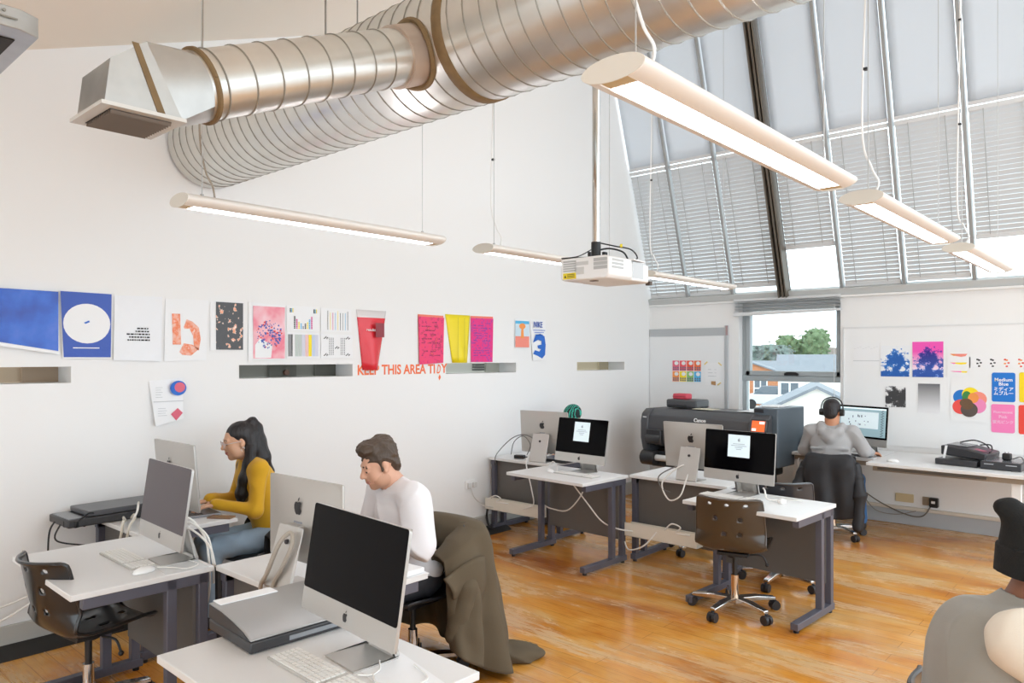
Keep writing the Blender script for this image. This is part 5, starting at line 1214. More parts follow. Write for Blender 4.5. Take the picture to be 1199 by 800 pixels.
lead('thin cable under the stand of the nearest computer', [(-1.86,1.365,.742),(-1.84,1.40,.737),(-1.85,1.44,.737),(-1.90,1.48,.74)], .0025)
lead('black cable dropping from the wall scanner', [(-4.84,1.41,.76),(-4.85,1.385,.70),(-4.86,1.38,.55),(-4.86,1.385,.3)], .005, dkc)
lead('black cable sagging under the wall scanner', [(-4.78,1.42,.75),(-4.76,1.40,.66),(-4.7,1.62,.60),(-4.5,1.645,.62),(-4.4,1.64,.66)], .005, dkc)
lead('beige cables bunched on the desk between scanner and silver computer', [(-4.66,1.72,.76),(-4.55,1.69,.76),(-4.50,1.66,.77),(-4.49,1.645,.70),(-4.5,1.63,.62)], .008, M('cream cable', '#d6d0c2', .5))
lead('white cable arching highest beside the woman\'s silver computer', [(-4.66,1.80,.80),(-4.54,1.76,.86),(-4.46,1.72,.82),(-4.44,1.67,.74),(-4.46,1.645,.58)], .006)
lead('cream cable arching to the silver computer beside the woman', [(-4.62,1.75,.76),(-4.5,1.72,.80),(-4.44,1.70,.79),(-4.42,1.66,.74),(-4.43,1.645,.6)], .007, M('cream cable', '#d6d0c2', .5))
lead('white cable running along the skirting at the far left', [(LX+.06,.4,.21),(LX+.06,.8,.17),(LX+.07,1.15,.2),(LX+.1,1.4,.33)], .007)
lead('upper white cable along the skirting at the far left', [(LX+.06,.3,.30),(LX+.06,.8,.27),(LX+.07,1.2,.29),(LX+.1,1.5,.4)], .006)
lead('grey cable arching over the foot of the far silver computer', [(-4.93,5.27,.66),(-4.92,5.26,.76),(-4.75,5.3,.93),(-4.6,5.33,.97),(-4.45,5.36,.90),(-4.38,5.4,.80)], .0045, gry)
lead('black loop of cable at the far silver computer', [(-4.78,5.32,.77),(-4.72,5.3,.90),(-4.62,5.32,.96),(-4.55,5.34,.88),(-4.60,5.35,.78)], .004, gry)
lead('white cable falling from the far silver computer to its tray', [(-4.42,5.36,.90),(-4.50,5.30,.80),(-4.52,5.245,.72),(-4.40,5.18,.50),(-4.36,5.16,.36),(-4.50,5.18,.30)], .006)
lead('white cable sagging below the middle desk', [(-3.66,5.02,.69),(-3.70,5.0,.55),(-3.86,5.02,.40),(-4.1,5.1,.37),(-4.2,5.13,.38)], .006)
lead('white cable hanging from the middle desk to the right', [(-3.80,4.96,.69),(-3.62,4.98,.5),(-3.50,5.02,.36),(-3.40,5.1,.30),(-3.30,5.18,.28)], .006)
lead('short white cable over the middle desk beside the keyboard', [(-4.18,5.16,.735),(-4.08,5.1,.79),(-3.97,5.02,.76),(-3.92,4.95,.737)], .0045)
lead('white cable looping from the silver computer before the printer', [(-2.88,5.32,.86),(-2.96,5.28,.82),(-3.06,5.235,.70),(-2.98,5.2,.58),(-2.88,5.2,.62),(-2.86,5.26,.74),(-2.85,5.32,.84)], .006)
lead('grey cable beside the silver computer before the printer', [(-2.90,5.33,.85),(-3.0,5.29,.82),(-3.10,5.25,.745),(-3.06,5.225,.66),(-2.98,5.215,.64)], .005, gry)
lead('white coil lying in the cream tray of the desk before the printer', [(-3.0,5.17,.34),(-2.93,5.16,.40),(-2.86,5.17,.38),(-2.90,5.18,.33),(-2.78,5.17,.33)], .006)
lead('white cable drooping under the cream tray to the middle desk', [(-3.05,5.13,.32),(-3.15,5.1,.20),(-3.3,5.12,.14),(-3.38,5.18,.18)], .006)
lead('white cables at the right of the lit right-hand computer', [(-2.12,5.0,.80),(-2.08,4.93,.80),(-2.05,4.9,.75),(-2.0,4.92,.742),(-1.95,4.98,.738)], .006)
lead('white cable running to the mouse on the right-hand desk', [(-1.95,4.985,.745),(-1.86,5.04,.738),(-1.98,5.07,.737),(-2.1,5.05,.74)], .003)
lead('white cable drooping from the wall desk beside the drawer box', [(-2.80,7.70,.74),(-2.84,7.56,.66),(-2.80,7.5,.5),(-2.9,7.5,.35)], .006)
lead('loose white coil in the tray of the far left desk', [(-4.95,5.18,.335),(-4.85,5.17,.38),(-4.78,5.17,.36),(-4.84,5.18,.32),(-4.68,5.17,.325)], .006)
lead('black lead from the far desk tray down to the floor cover', [(-4.97,5.19,.24),(-4.99,5.2,.15),(-4.97,5.22,.05),(-4.95,5.30,.02)], .011, dkc)

# ------------------------------------------------------------------ wall desk things
bk = thing('black_box', 'small black box at the left of the grey-hooded man', 'box', (-2.72, 8.0, .744), R(-4)); MB().bx(-.13, .13, -.1, .1, 0, .13).build('case', M('box black', '#29292b', .4), bk, bevel=.008); MB().bx(-.11, .11, -.103, -.1, .02, .05).build('front_slot', port_m, bk)
bo = thing('bottle', 'small white bottle left of the black box', 'bottle', (-2.84, 7.74, .744)); MB().lathe([(.0, 0), (.026, 0), (.028, .01), (.028, .11), (.014, .125), (.014, .14)], n=20).build('flask', M('white bottle', '#eeefee', .3), bo); MB().cyl((0, 0, .138), (0, 0, .162), .016).build('cap', M('white bottle', '#eeefee', .3), bo)
ba = thing('charger', 'black charger lying at the left end of the short wall desk', 'charger', (-2.89, 7.80, .744), R(15)); MB().bx(-.03, .03, -.05, .05, 0, .045).sph((0, 0, .055), (.022, .03, .022), 12).build('charger_body', blk, ba, bevel=.006)
def device(name, label, x, y, w_, d_, h_, rz, cat):
    o = thing(name, label, cat, (x, y, .744), R(rz)); MB().bx(-w_/2, w_/2, -d_/2, d_/2, 0.002, h_).build('case', M('device black', '#37373a', .35), o, bevel=.007); return o
d1 = device('scanner', 'flat black scanner under the tilted black unit on the long desk', -1.40, 7.74, .34, .42, .055, -8, 'scanner')
MB().bx(-.1, .1, -.212, -.209, .02, .03).build('front_strip', port_m, d1)
d2_ = device('scanner', 'flat black scanner at the right end of the long desk', -1.07, 7.68, .30, .40, .07, -4, 'scanner')
MB().bx(-.12, -.05, -.203, -.199, .045, .052).bx(.04, .12, -.203, -.199, .045, .052).build('front_marks', M('silver mark', '#b6b8bb', .4), d2_); MB().bx(-.14, .14, -.19, .19, .0702, .073).build('lid_glass', M('lid gloss', '#6b6c70', .2), d2_)
tu = thing('tilted_device', 'black unit with a pink label propped on the flat scanner', 'device', (-1.37, 7.76, .80), R(-8))
mb = MB().prism([(-.17, -.17, .03), (.19, -.17, .005), (.20, -.17, .065), (.05, -.17, .10), (-.17, -.17, .115)], (0, .36, 0)); mb.build('case', M('device black', '#37373a', .35), tu, bevel=.012)
MB().prism([(-.14, -.1, .116), (.03, -.1, .106), (.03, .15, .106), (-.14, .15, .116)], (0, 0, .006)).build('lid', M('lid gloss', '#6b6c70', .2), tu)
MB().add([(.08, -.12, .0935), (.16, -.12, .0765), (.16, -.02, .0765), (.08, -.02, .0935)], [(0,1,2,3)]).build('pink_label', M('pink label', '#a8566b', .4), tu).location = (0, 0, .002)
MB().tube([(-.1, .1, .125), (.0, .14, .15), (.1, .1, .13), (.15, .05, .1)], .006).tube([(.05, .15, .11), (.14, .12, .12), (.19, .0, .085), (.2, -.1, .075)], .006).build('lead', dkc, tu)
MB().prism([(-.15, -.175, .0), (-.13, -.175, .0), (-.11, -.175, .115), (-.13, -.175, .115)], (0, -.004, 0)).build('white_strap', pap, tu)
ad = thing('power_adaptor', 'round-backed black plug adaptor on the right-hand scanner', 'adaptor', (-1.06, 7.66, .818)); MB().bx(-.035, .035, -.03, .03, 0, .06).build('body', blk, ad, bevel=.012); MB().cyl((-.012, 0, .06), (-.012, 0, .072), .004).cyl((.012, 0, .06), (.012, 0, .072), .004).build('pins', chrome, ad)
lead('grey lead over the right-hand scanner', [(-1.02,7.66,.83),(-.96,7.68,.85),(-.93,7.62,.79),(-.94,7.5,.75),(-1.0,7.45,.748)], .005, gry)
# ------------------------------------------------------------------ people
def wrinkle(amp, f, seed, an=(1, 1, 1), n=8):
    g = np.random.RandomState(seed); D = g.normal(size=(n, 3)); D /= np.linalg.norm(D, axis=1)[:, None]; D = D*np.array(an)*(f*g.uniform(.5, 1.5, (n, 1))); ph = g.uniform(0, 6.28, n)
    def fn(X, Y, Z):
        s_ = 0
        for d, p_ in zip(D.astype(np.float32), ph): s_ = s_+np.sin(d[0]*X+d[1]*Y+d[2]*Z+np.float32(p_))
        return amp*(2*np.abs(np.tanh(s_*(1.1/math.sqrt(n))*1.4))-1)
    return fn
def crom(pts, t):
    k = t*(len(pts)-1); i = min(int(k), len(pts)-2); f = k-i
    a, b_, c, d = (np.array(pts[max(i-1, 0)], float), np.array(pts[i], float), np.array(pts[i+1], float), np.array(pts[min(i+2, len(pts)-1)], float))
    return .5*((2*b_)+(c-a)*f+(2*a-5*b_+4*c-d)*f*f+(3*b_-a-3*c+d)*f**3)
def drape(name, path, ztop, zbot, mat, parent, spread=.2, nf=5., amp=.03, seed=1, th=.012, inner=.10, centre=(0, -.2)):
    """cloth hung over a chair back: path is its plan view, ztop and zbot its edges along the path"""
    g = random.Random(seed); nu, nv = 90, 44; ph = [g.random()*6.28 for _ in range(4)]; V = []
    for j in range(nv+1):
        v = j/nv*1.16-.16
        for i in range(nu+1):
            u = i/nu; x, y = crom(path, u); zt = crom([(z,) for z in ztop], u)[0]; zb = crom([(z,) for z in zbot], u)[0]
            x2, y2 = crom(path, min(1, u+.01)); x1, y1 = crom(path, max(0, u-.01)); nx_, ny_ = (y2-y1), -(x2-x1); l = math.hypot(nx_, ny_) or 1; nx_, ny_ = nx_/l, ny_/l
            if (x-centre[0])*nx_+(y-centre[1])*ny_ < 0: nx_, ny_ = -nx_, -ny_
            if v < 0:
                k = -v/.16; off = -inner*math.sin(min(1, k*2)*math.pi/2); z = zt+.018*math.sin(min(1, k*2)*math.pi)-.24*max(0, k-.4)
            else:
                off = .02*math.sin(min(1, v*5)*math.pi/2); z = zt+(zb-zt)*v
                e = v**.8
                off += spread*v*.35+amp*e*(math.sin(6.28*nf*u+ph[0]+1.2*math.sin(2.5*v+ph[1]))+.5*math.sin(6.28*nf*1.9*u+ph[2]-1.5*v))
                off += .006*math.sin(14*v+9*u+ph[3])*math.sin(21*u+5*v)
            V.append((x+nx_*off, y+ny_*off, max(.012, z)))
    mb = MB(); mb.add(V, [(j*(nu+1)+i, j*(nu+1)+i+1, (j+1)*(nu+1)+i+1, (j+1)*(nu+1)+i) for j in range(nv) for i in range(nu)], True)
    o = mb.build(name, mat, parent, angle=180, smooth=True); so = o.modifiers.new('s', 'SOLIDIFY'); so.thickness = th; so.offset = 0
    return o
def skin_mat(name, col): 
    m = M(name, col, .5); m.node_tree.nodes['Principled BSDF'].inputs['Subsurface Weight'].default_value = .08
    m.node_tree.nodes['Principled BSDF'].inputs['Subsurface Radius'].default_value = (.01, .004, .002); return m
dark_brow = M('brow hair', '#2c221c', .7)
def V3(*a): return np.array(a, float)
def head_prims(beard=0, brow=3, lips=2, female=False):
    f = .94 if female else 1.
    P = [ell((0,-.015,.035),(.074*f,.092,.082),.02), ell((0,.03,-.02),(.058*f,.060,.088),.03), ell((0,.036,-.076),(.043*f,.042,.034),.025,beard),
         ell((0,.066,-.094),(.020,.018,.018),.02,beard), ell((-.034,.052,-.03),(.026,.028,.032),.02), ell((.034,.052,-.03),(.026,.028,.032),.02),
         ell((-.046,.018,-.07),(.02,.04,.03),.025,beard), ell((.046,.018,-.07),(.02,.04,.03),.025,beard),
         cap((-.036,.076,.024),(.036,.076,.024),.011,.011,.015),
         cap((0,.086,.016),(0,.108,-.022),.0075,.0125,.012), ell((-.011,.094,-.028),(.009,.011,.008),.008), ell((.011,.094,-.028),(.009,.011,.008),.008),
         ell((0,.086,-.050),(.02,.012,.012),.012,beard)]
    P += [ell((-.031,.094,.004),(.019,.014,.012),.012,op='s'), ell((.031,.094,.004),(.019,.014,.012),.012,op='s')]
    P += [ell((-.031,.077,.004),(.0145,.0125,.0115),.004), ell((.031,.077,.004),(.0145,.0125,.0115),.004),
          cap((-.041,.0855,-.0015),(-.022,.0875,-.0025),.0026,.0026,.001,brow), cap((.041,.0855,-.0015),(.022,.0875,-.0025),.0026,.0026,.001,brow),
          cap((-.045,.080,.024),(-.018,.087,.027),.0042,.0046,.003,brow), cap((.045,.080,.024),(.018,.087,.027),.0042,.0046,.003,brow),
          cap((-.018,.089,-.057),(.018,.089,-.057),.0048,.0048,.004,lips), cap((-.015,.088,-.066),(.015,.088,-.066),.0058,.0058,.004,lips), ell((0,.094,-.060),(.012,.005,.004),.004,lips)]
    for s in (-1, 1):
        P += [ell((s*.074*f,-.008,-.004),(.009,.021,.031),.006,rot=(0,0,s*-.35)), ell((s*.071*f,-.0,-.026),(.008,.010,.013),.008), ell((s*.083*f,.004,.0),(.006,.010,.017),.006,op='s')]
    return P
def hand_prims(w, d, up, thumb_side, curl=.5, k=0, s=1.):
    """w wrist, d finger direction, up = back of hand normal; thumb_side = +-1 along cross(d, up)"""
    w, d, up = Vector(w), Vector(d).normalized(), Vector(up); up = (up-d*up.dot(d)).normalized(); lat = d.cross(up).normalized()*thumb_side
    P = []; L = [.040, .046, .043, .034]; B = [(.026, .088), (.009, .093), (-.009, .089), (-.026, .080)]
    for i, (o, l) in enumerate(B):
        kn = w+d*l*s+lat*o*s
        P.append(cap(w+lat*o*.55*s+d*.012, kn, .0125*s, .0105*s, .012, k))
        dirv = d.copy(); p = kn; a = curl*(.55+.08*i)
        for j, fr in enumerate((1., .62, .5)):
            dirv = (Matrix.Rotation(-a if True else a, 3, lat*thumb_side) @ dirv); q_ = p+dirv*L[i]*fr*s
            P.append(cap(p, q_, (.0088-.0009*j)*s, (.0082-.0010*j)*s, .004, k)); p = q_
    t0 = w+d*.022*s+lat*.022*s-up*.004; t1 = t0+(d*.55+lat*.75-up*.25).normalized()*.036*s; t2 = t1+(d*.9+lat*.3-up*.2).normalized()*.030*s; t3 = t2+(d*1+lat*.05-up*.25).normalized()*.024*s
    P += [cap(w+d*.01, t0, .014*s, .013*s, .012, k), cap(t0, t1, .0125*s, .0105*s, .008, k), cap(t1, t2, .0100*s, .0088*s, .004, k), cap(t2, t3, .0086*s, .0070*s, .004, k)]
    return P
def person(label, loc, rz, J, mats, hair=None, female=False, beard=0, res=.0052):
    """local frame: seated, facing +Y; J holds joints"""
    o = thing('person', label, 'person', loc, R(rz))
    H = Matrix.Translation(J['head']) @ Matrix.Rotation(R(J.get('yaw', 0)), 4, 'Z') @ Matrix.Rotation(R(J.get('pitch', 0)), 4, 'X') @ Matrix.Rotation(R(J.get('roll', 0)), 4, 'Y')
    P = xf(head_prims(beard, female=female), H)
    hb = np.array(H @ Vector((0, -.022, -.06))); nb = np.array(J['neck'], float)
    P += [cap(hb, nb, .049 if female else .056, .055 if female else .064, .025)]
    sw = .155 if female else .185; ch = np.array(J['chest'], float); pe = np.array(J['pelvis'], float)
    P += [ell(ch, (sw*.86, .095, .15), .04), ell(ch*.5+pe*.5, (sw*.74, .085, .15), .05), ell(pe, (.15, .10, .09), .04)]
    for s in ('L', 'R'):
        sh, el, wr = J['sh'+s], J['el'+s], J['wr'+s]
        P += [cap(nb-V3(0, .0, .02), sh, .05, .048, .03), cap(sh, el, .046, .036, .02), cap(el, wr, .037, .025, .015)]
        sg = 1 if s == 'R' else -1
        P += hand_prims(wr, J['hd'+s], J.get('hu'+s, (0, 0, 1)), -sg if J.get('flip') else J.get('ts'+s, -sg), J.get('curl', .5), 0, .92 if female else 1.)
        P += [cap(J['hip'+s], J['kn'+s], .072, .050, .03), cap(J['kn'+s], J['an'+s], .050, .036, .02)]
    b = sdf_mesh('body', P, mats, res, o)
    return o, H
def seat_pose(sw=.19, lean=.10, headz=1.16, heady=.2, knee=.40, splay=.10):
    J = dict(pelvis=(0, -.03, .555), chest=(0, lean*.75, .88), neck=(0, lean*1.2, 1.045), head=(0, heady, headz))
    for s, g in (('L', -1), ('R', 1)):
        J['sh'+s] = (g*sw, lean*1.05, .99); J['el'+s] = (g*(sw+.05), lean+.08, .745); J['wr'+s] = (g*.10, lean+.27, .775)
        J['hd'+s] = (-g*.25, 1, -.08); J['hip'+s] = (g*.09, .0, .52); J['kn'+s] = (g*splay, knee, .50); J['an'+s] = (g*splay*1.1, knee-.02, .10)
    return J
def shoes(o, J, m):
    for s, g in (('L', -1), ('R', 1)):
        a = np.array(J['an'+s], float)
        sdf_mesh('shoe', [cap(a+V3(0, -.04, -.055), a+V3(0, .14, -.068), .043, .032, .02), cap(a, a+V3(0, 0, -.04), .045, .045, .03)], m, .008, o, clip=lambda X, Y, Z: .003-Z+0*X+0*Y)
def trousers(o, J, m, inf=.012, disp=None):
    P = [ell(np.array(J['pelvis'])+V3(0, 0, -.03), (.165+inf, .115+inf, .09), .04)]
    for s in ('L', 'R'):
        P += [cap(J['hip'+s], J['kn'+s], .078+inf, .058+inf, .03), cap(J['kn'+s], np.array(J['an'+s])+V3(0, 0, .01), .056+inf, .048+inf, .02)]
    return sdf_mesh('trousers', P, m, .008, o, disp=disp or wrinkle(.0035, 30, 3), relax=2)
def top(name, o, J, m, sw, inf=.014, sleeve=1., hem=.50, folds=.005, extra=None, res=.0065, cuff=True, bulk=1., arm=.052, clip=None, collar=.066):
    ch = np.array(J['chest'], float); pe = np.array(J['pelvis'], float); nb = np.array(J['neck'], float)
    P = [ell(ch, (sw*.88*bulk+inf, .105*bulk+inf, .16), .04), ell(ch*.55+pe*.45, (sw*.80*bulk+inf, .10*bulk+inf, .16), .05), ell(pe+V3(0, 0, .03), (sw*.84*bulk+inf, .115*bulk+inf, .11), .05),
         cap(nb-V3(0, 0, .045), nb-V3(0, .0, .01), collar+.012, collar, .03, flat=False)]
    for s in ('L', 'R'):
        sh, el, wr = (np.array(J[k+s], float) for k in ('sh', 'el', 'wr'))
        P += [cap(nb-V3(0, .0, .035), sh, .058+inf*.5, .056+inf*.6, .03)]
        if sleeve <= .75:
            e = sh+(el-sh)*sleeve/.5 if sleeve <= .5 else el+(wr-el)*(sleeve-.5)*2
            P += [cap(sh, e, arm+inf*.7, arm+inf*.9, .025, flat=sleeve < .45)]
            if sleeve > .5: P += [cap(sh, el, arm+inf*.7, arm+inf*.8, .025), cap(el, e, arm+inf*.6, arm+inf*.6, .02)]
        else:
            we = el+(wr-el)*min(1, (sleeve-.5)*2)
            P += [cap(sh, el, arm+inf*.6, arm-.008+inf*.6, .025), cap(el, we, arm-.010+inf*.6, .033+inf*.3, .02)]
            if cuff: dd = (wr-el)/np.linalg.norm(wr-el); P += [cap(we-dd*.03, we+dd*.012, .036+inf*.3, .034+inf*.3, .006)]
    if extra: P += extra
    P += [cap(nb+V3(0, .01, .0), nb+V3(0, .03, .12), collar-.010, collar-.004, .008, op='s')]
    return sdf_mesh(name, P, m, res, o, relax=2, clip=clip, disp=wrinkle(folds, 24, len(P)*7+int(sw*100), (1, 1, .75)))
def strands(amp, fx=120):
    return lambda X, Y, Z: amp*(np.sin(fx*X+1.2*np.sin(9*Z))*np.sin(fx*.9*Y+np.sin(8*Z+1))+0*Z)
hair_blk = M('black hair', '#1f1b1c', .42, bump=.5, bscale=130, stretch=(1, 1, .06)); hair_brn = M('brown hair', '#4a3a2c', .45, bump=.35, bscale=90, stretch=(1, 1, .3))
denim_l = M('light blue denim', '#9db4c8', .8, bump=.2, bscale=200, var=.12, vscale=10); denim = M('blue denim', '#3f6ea3', .8, bump=.2, bscale=200, var=.15, vscale=12)
dkshoe = M('dark shoe', '#2a292b', .5); dktr = M('dark trousers', '#35353a', .8)
# --- woman in yellow
J = seat_pose(.155, .09, 1.165, .185, .38, .085); J['yaw'] = -2; J['pitch'] = -11
J.update(elL=(-.225, .14, .745), wrL=(-.115, .345, .787), elR=(.215, .15, .745), wrR=(.05, .345, .790), hdL=(.18, 1, -.10), hdR=(-.15, 1, -.10), curl=.45)
sk1 = skin_mat('olive skin', '#dcab8b')
wo_, H = person('woman in a mustard yellow top and glasses typing on a laptop', (-4.52, 2.58, 0), 166, J, [sk1, sk1, M('lips rose', '#b0665c', .4), dark_brow], female=True)
mus = M('mustard jersey', '#d8a51c', .85, sheen=.2, bump=.12, bscale=300)
top('top', wo_, J, mus, .155, .012, 1., .5, .0055, arm=.050, collar=.064, extra=[ell((0, .135, .90), (.125, .06, .08), .06)])
trousers(wo_, J, denim_l); shoes(wo_, J, dkshoe)
hp = [ell((0,-.024,.046),(.079,.096,.083),.015), ell((0,-.07,.0),(.064,.045,.075),.03)]
hp += [ell((0,.105,-.047),(.074,.080,.112),.010,op='s'), ell((-.072,.030,-.045),(.030,.050,.058),.010,op='s'), ell((.072,.030,-.045),(.030,.050,.058),.010,op='s')]
hp += [ell((0,-.092,.088),(.026,.024,.030),.012)]
tail = [(0,-.085,.095),(0,-.108,.105),(0,-.128,.06),(0,-.133,-.03),(.0,-.140,-.14),(.0,-.150,-.25),(.01,-.15,-.34)]; tr_ = [.020,.028,.034,.036,.036,.030,.010]
hp += [cap(tail[i], tail[i+1], tr_[i], tr_[i+1], .025) for i in range(6)]
lock = [(-.048,-.062,.01),(-.066,-.052,-.07),(-.078,-.025,-.15),(-.080,.02,-.24),(-.070,.06,-.33),(-.058,.08,-.40)]; lr = [.030,.034,.040,.043,.038,.014]
hp += [cap(lock[i], lock[i+1], lr[i], lr[i+1], .03) for i in range(5)]
lock2 = [(.050,-.055,.01),(.068,-.04,-.08),(.078,.0,-.18),(.07,.04,-.27)]
hp += [cap((-.02,-.095,.02),(-.03,-.115,-.14),.045,.045,.04), cap((.02,-.095,.02),(.03,-.115,-.14),.045,.045,.04)]
hp += [cap(lock2[i], lock2[i+1], .028, .03-.006*i, .03) for i in range(3)]
sdf_mesh('hair', xf(hp, H), hair_blk, .0045, wo_, disp=strands(.0014), relax=2)
def at_head(mb, H): mb.bm.transform(H); return mb
mb = MB()
for s in (-1, 1):
    mb.tube([(s*.034+.0245*math.cos(a), .106-.006*abs(math.cos(a)), .001+.0215*math.sin(a)) for a in np.linspace(0, 2*math.pi, 22)], .0024, 6, 1)
    mb.tube([(s*.058, .101, .006), (s*.072, .06, .008), (s*.077, .0, .006)], .0024, 6, 3)
mb.tube([(-.010, .107, .004), (0, .111, .007), (.010, .107, .004)], .0024, 6, 3)
at_head(mb, H).build('glasses', M('clear pink frame', '#dccfce', .2, .2), wo_)
mb = MB().tube([(-.075+.012*math.sin(a)*.3, -.0+.012*math.sin(a), -.045+.013*math.cos(a)) for a in np.linspace(0, 2*math.pi, 16)], .0012, 6, 1); at_head(mb, H).build('earring', chrome, wo_)
# --- man in white
J = seat_pose(.185, .10, 1.150, .205, .40, .10); J['yaw'] = -8; J['pitch'] = -20
J.update(elL=(-.25, .10, .765), wrL=(-.10, .33, .765), elR=(.25, .12, .765), wrR=(.10, .34, .765))
sk2 = skin_mat('fair skin', '#dba98e'); bd = skin_mat('stubble skin', '#cb9a7e')
ma_, H = person('young man with brown hair and stubble in a white T-shirt, looking down', (-3.07, 2.62, 0), 170, J, [sk2, bd, M('lips pale', '#b97a6c', .4), M('brow brown', '#3f3025', .7)], beard=1)
tee = M('white cotton', '#eeedf0', .85, bump=.1, bscale=300)
top('t_shirt', ma_, J, tee, .185, .024, .50, .5, .010, arm=.064, bulk=1.05, collar=.066)
trousers(ma_, J, dktr); shoes(ma_, J, dkshoe)
hp = [ell((0,-.022,.052),(.082,.098,.086),.012), ell((0,-.072,-.01),(.066,.036,.06),.02), ell((0,.02,.112),(.062,.062,.036),.025), ell((-.02,.052,.108),(.040,.032,.030),.02), ell((.03,.045,.105),(.036,.034,.028),.02), ell((0,-.05,.11),(.06,.05,.035),.03)]
hp += [ell((0,.118,-.045),(.066,.078,.112),.008,op='s'), ell((-.078,.040,-.060),(.030,.045,.060),.008,op='s'), ell((.078,.040,-.060),(.030,.045,.060),.008,op='s'), ell((0,-.05,-.125),(.09,.09,.05),.01,op='s')]
hp += [cap((-.072,.014,.03),(-.071,.014,-.012),.010,.006,.006), cap((.072,.014,.03),(.071,.014,-.012),.010,.006,.006)]
wr1, wr2 = wrinkle(.0042, 70, 12, (1, .7, 1)), wrinkle(.0018, 170, 13, (1, .6, 1))
sdf_mesh('hair', xf(hp, H), hair_brn, .0038, ma_, disp=lambda X, Y, Z: wr1(X, Y, Z)+wr2(X, Y, Z)-.001)
# --- man in the grey hoodie
J = seat_pose(.185, .05, 1.185, .07, .42, .11); J['yaw'] = -4; J['pitch'] = -8
J.update(elL=(-.26, .12, .80), wrL=(-.16, .36, .775), elR=(.285, .05, .83), wrR=(.33, .24, .785), hdR=(.5, 1, -.08), hdL=(.1, 1, -.1))
J['knR'] = (.20, .38, .50); J['anR'] = (.23, .36, .10)
sk3 = skin_mat('tan skin', '#c98f6d')
ho_, H = person('man in a grey hoodie and black headphones, seen from behind', (-2.44, 7.34, 0), 11, J, [sk3, sk3, M('lips rose', '#b0665c', .4), dark_brow])
hood = M('grey marl fleece', '#a9a8a8', .9, sheen=.2, bump=.15, bscale=250)
top('hoodie', ho_, J, hood, .185, .020, .93, .5, .006, arm=.058, bulk=1.05, collar=.072,
    extra=[cap((-.095, .03, 1.06), (-.07, -.055, 1.0), .034, .036, .02), cap((.095, .03, 1.06), (.07, -.055, 1.0), .034, .036, .02), cap((-.07, -.055, 1.0), (0, -.085, .945), .036, .038, .035), cap((.07, -.055, 1.0), (0, -.085, .945), .036, .038, .035), ell((0, -.075, .985), (.055, .03, .05), .03), cap((-.16, -.085, .845), (.16, -.085, .845), .014, .014, .012)])
trousers(ho_, J, denim); shoes(ho_, J, dkshoe)
hp = [ell((0,-.020,.045),(.081,.098,.086),.012), ell((0,-.072,-.015),(.066,.036,.062),.02), ell((0,.115,-.03),(.078,.075,.10),.008,op='s'), ell((-.078,.01,-.04),(.024,.04,.050),.006,op='s'), ell((.078,.01,-.04),(.024,.04,.050),.006,op='s')]
sdf_mesh('hair', xf(hp, H), hair_blk, .005, ho_, disp=lambda X, Y, Z: .0015*np.sin(200*X)*np.sin(190*Y)*np.sin(210*Z))
mb = MB().tube([(-.098, -.005, .01), (-.097, -.005, .06), (-.07, -.005, .115), (0, -.005, .142), (.07, -.005, .115), (.097, -.005, .06), (.098, -.005, .01)], .0065, 8)
hd_ = at_head(mb, H).build('headphones', M('headphone black', '#1a1a1c', .35), ho_)
for s in (-1, 1):
    mb = MB().cyl((s*.076, -.005, -.005), (s*.112, -.005, -.005), .036, .031, 24); at_head(mb, H).build('ear_cup', M('headphone black', '#1a1a1c', .35), ho_, bevel=.006)
# --- person in the black hat
J = seat_pose(.19, .02, 1.205, .11, .42, .12); J['yaw'] = 8; J['pitch'] = -6
J.update(chest=(0, .03, .87), neck=(.0, .125, 1.02), shR=(.185, .05, .995), shL=(-.165, .12, .94), elR=(.30, .25, .82), wrR=(.15, .44, .635), elL=(-.26, .20, .75), wrL=(-.13, .42, .635))
J['head'] = (-.01, .185, 1.155)
sk4 = skin_mat('brown skin', '#8a5b43')
be_, H = person('person in a black peaked beanie and grey vest at the right edge', (-.405, 2.375, 0), -61, J, [sk4, sk4, M('lips brown', '#7c4a40', .4), dark_brow])
stone = M('stone grey wool', '#8f8c84', .95, sheen=.25, bump=.12, bscale=260); cream = M('cream jersey', '#dcd2c2', .85, bump=.1, bscale=260)
top('vest', be_, J, stone, .175, .026, .14, .5, .004, arm=.064, bulk=1.05, collar=.072, extra=[ell((0, .0, .86), (.15, .085, .17), .06), ell((-.01, .04, .955), (.15, .08, .07), .06), cap((.0, .09, 1.0), (-.002, .145, 1.068), .076, .064, .02), ell((.275, .14, .93), (.125, .17, .15), .02, op='s')])
sR, eR, wR = (np.array(J[k]) for k in ('shR', 'elR', 'wrR')); sL, eL, wL = (np.array(J[k]) for k in ('shL', 'elL', 'wrL'))
chs = np.array(J['chest'])
sdf_mesh('shirt', [ell(chs, (.155, .10, .15), .04), cap(sR-V3(.09, .0, .02), sR, .055, .076, .03), cap(sR, eR, .077, .062, .04), cap(eR, eR+(wR-eR)*.75, .060, .045, .03),
    cap(sL+V3(.09, .0, -.03), sL+V3(.02, .0, -.02), .045, .052, .03), cap(sL, eL, .056, .054, .03), cap(eL, eL+(wL-eL)*.75, .054, .042, .03)], cream, .006, be_, relax=2, disp=wrinkle(.004, 26, 5))
trousers(be_, J, dktr); shoes(be_, J, dkshoe)
hp = [ell((0,-.022,.030),(.086,.103,.100),.012), cap((0,-.055,.085),(0,-.115,.135),.070,.030,.03), cap((0,-.115,.135),(0,-.138,.140),.028,.018,.02)]
hp += [ell((0,.13,-.07),(.10,.085,.085),.008,op='s')]
bk_ = M('black wool hat', '#131413', .95, bump=.25, bscale=220)
hat = sdf_mesh('beanie', xf(hp, H), bk_, .005, be_, relax=2)
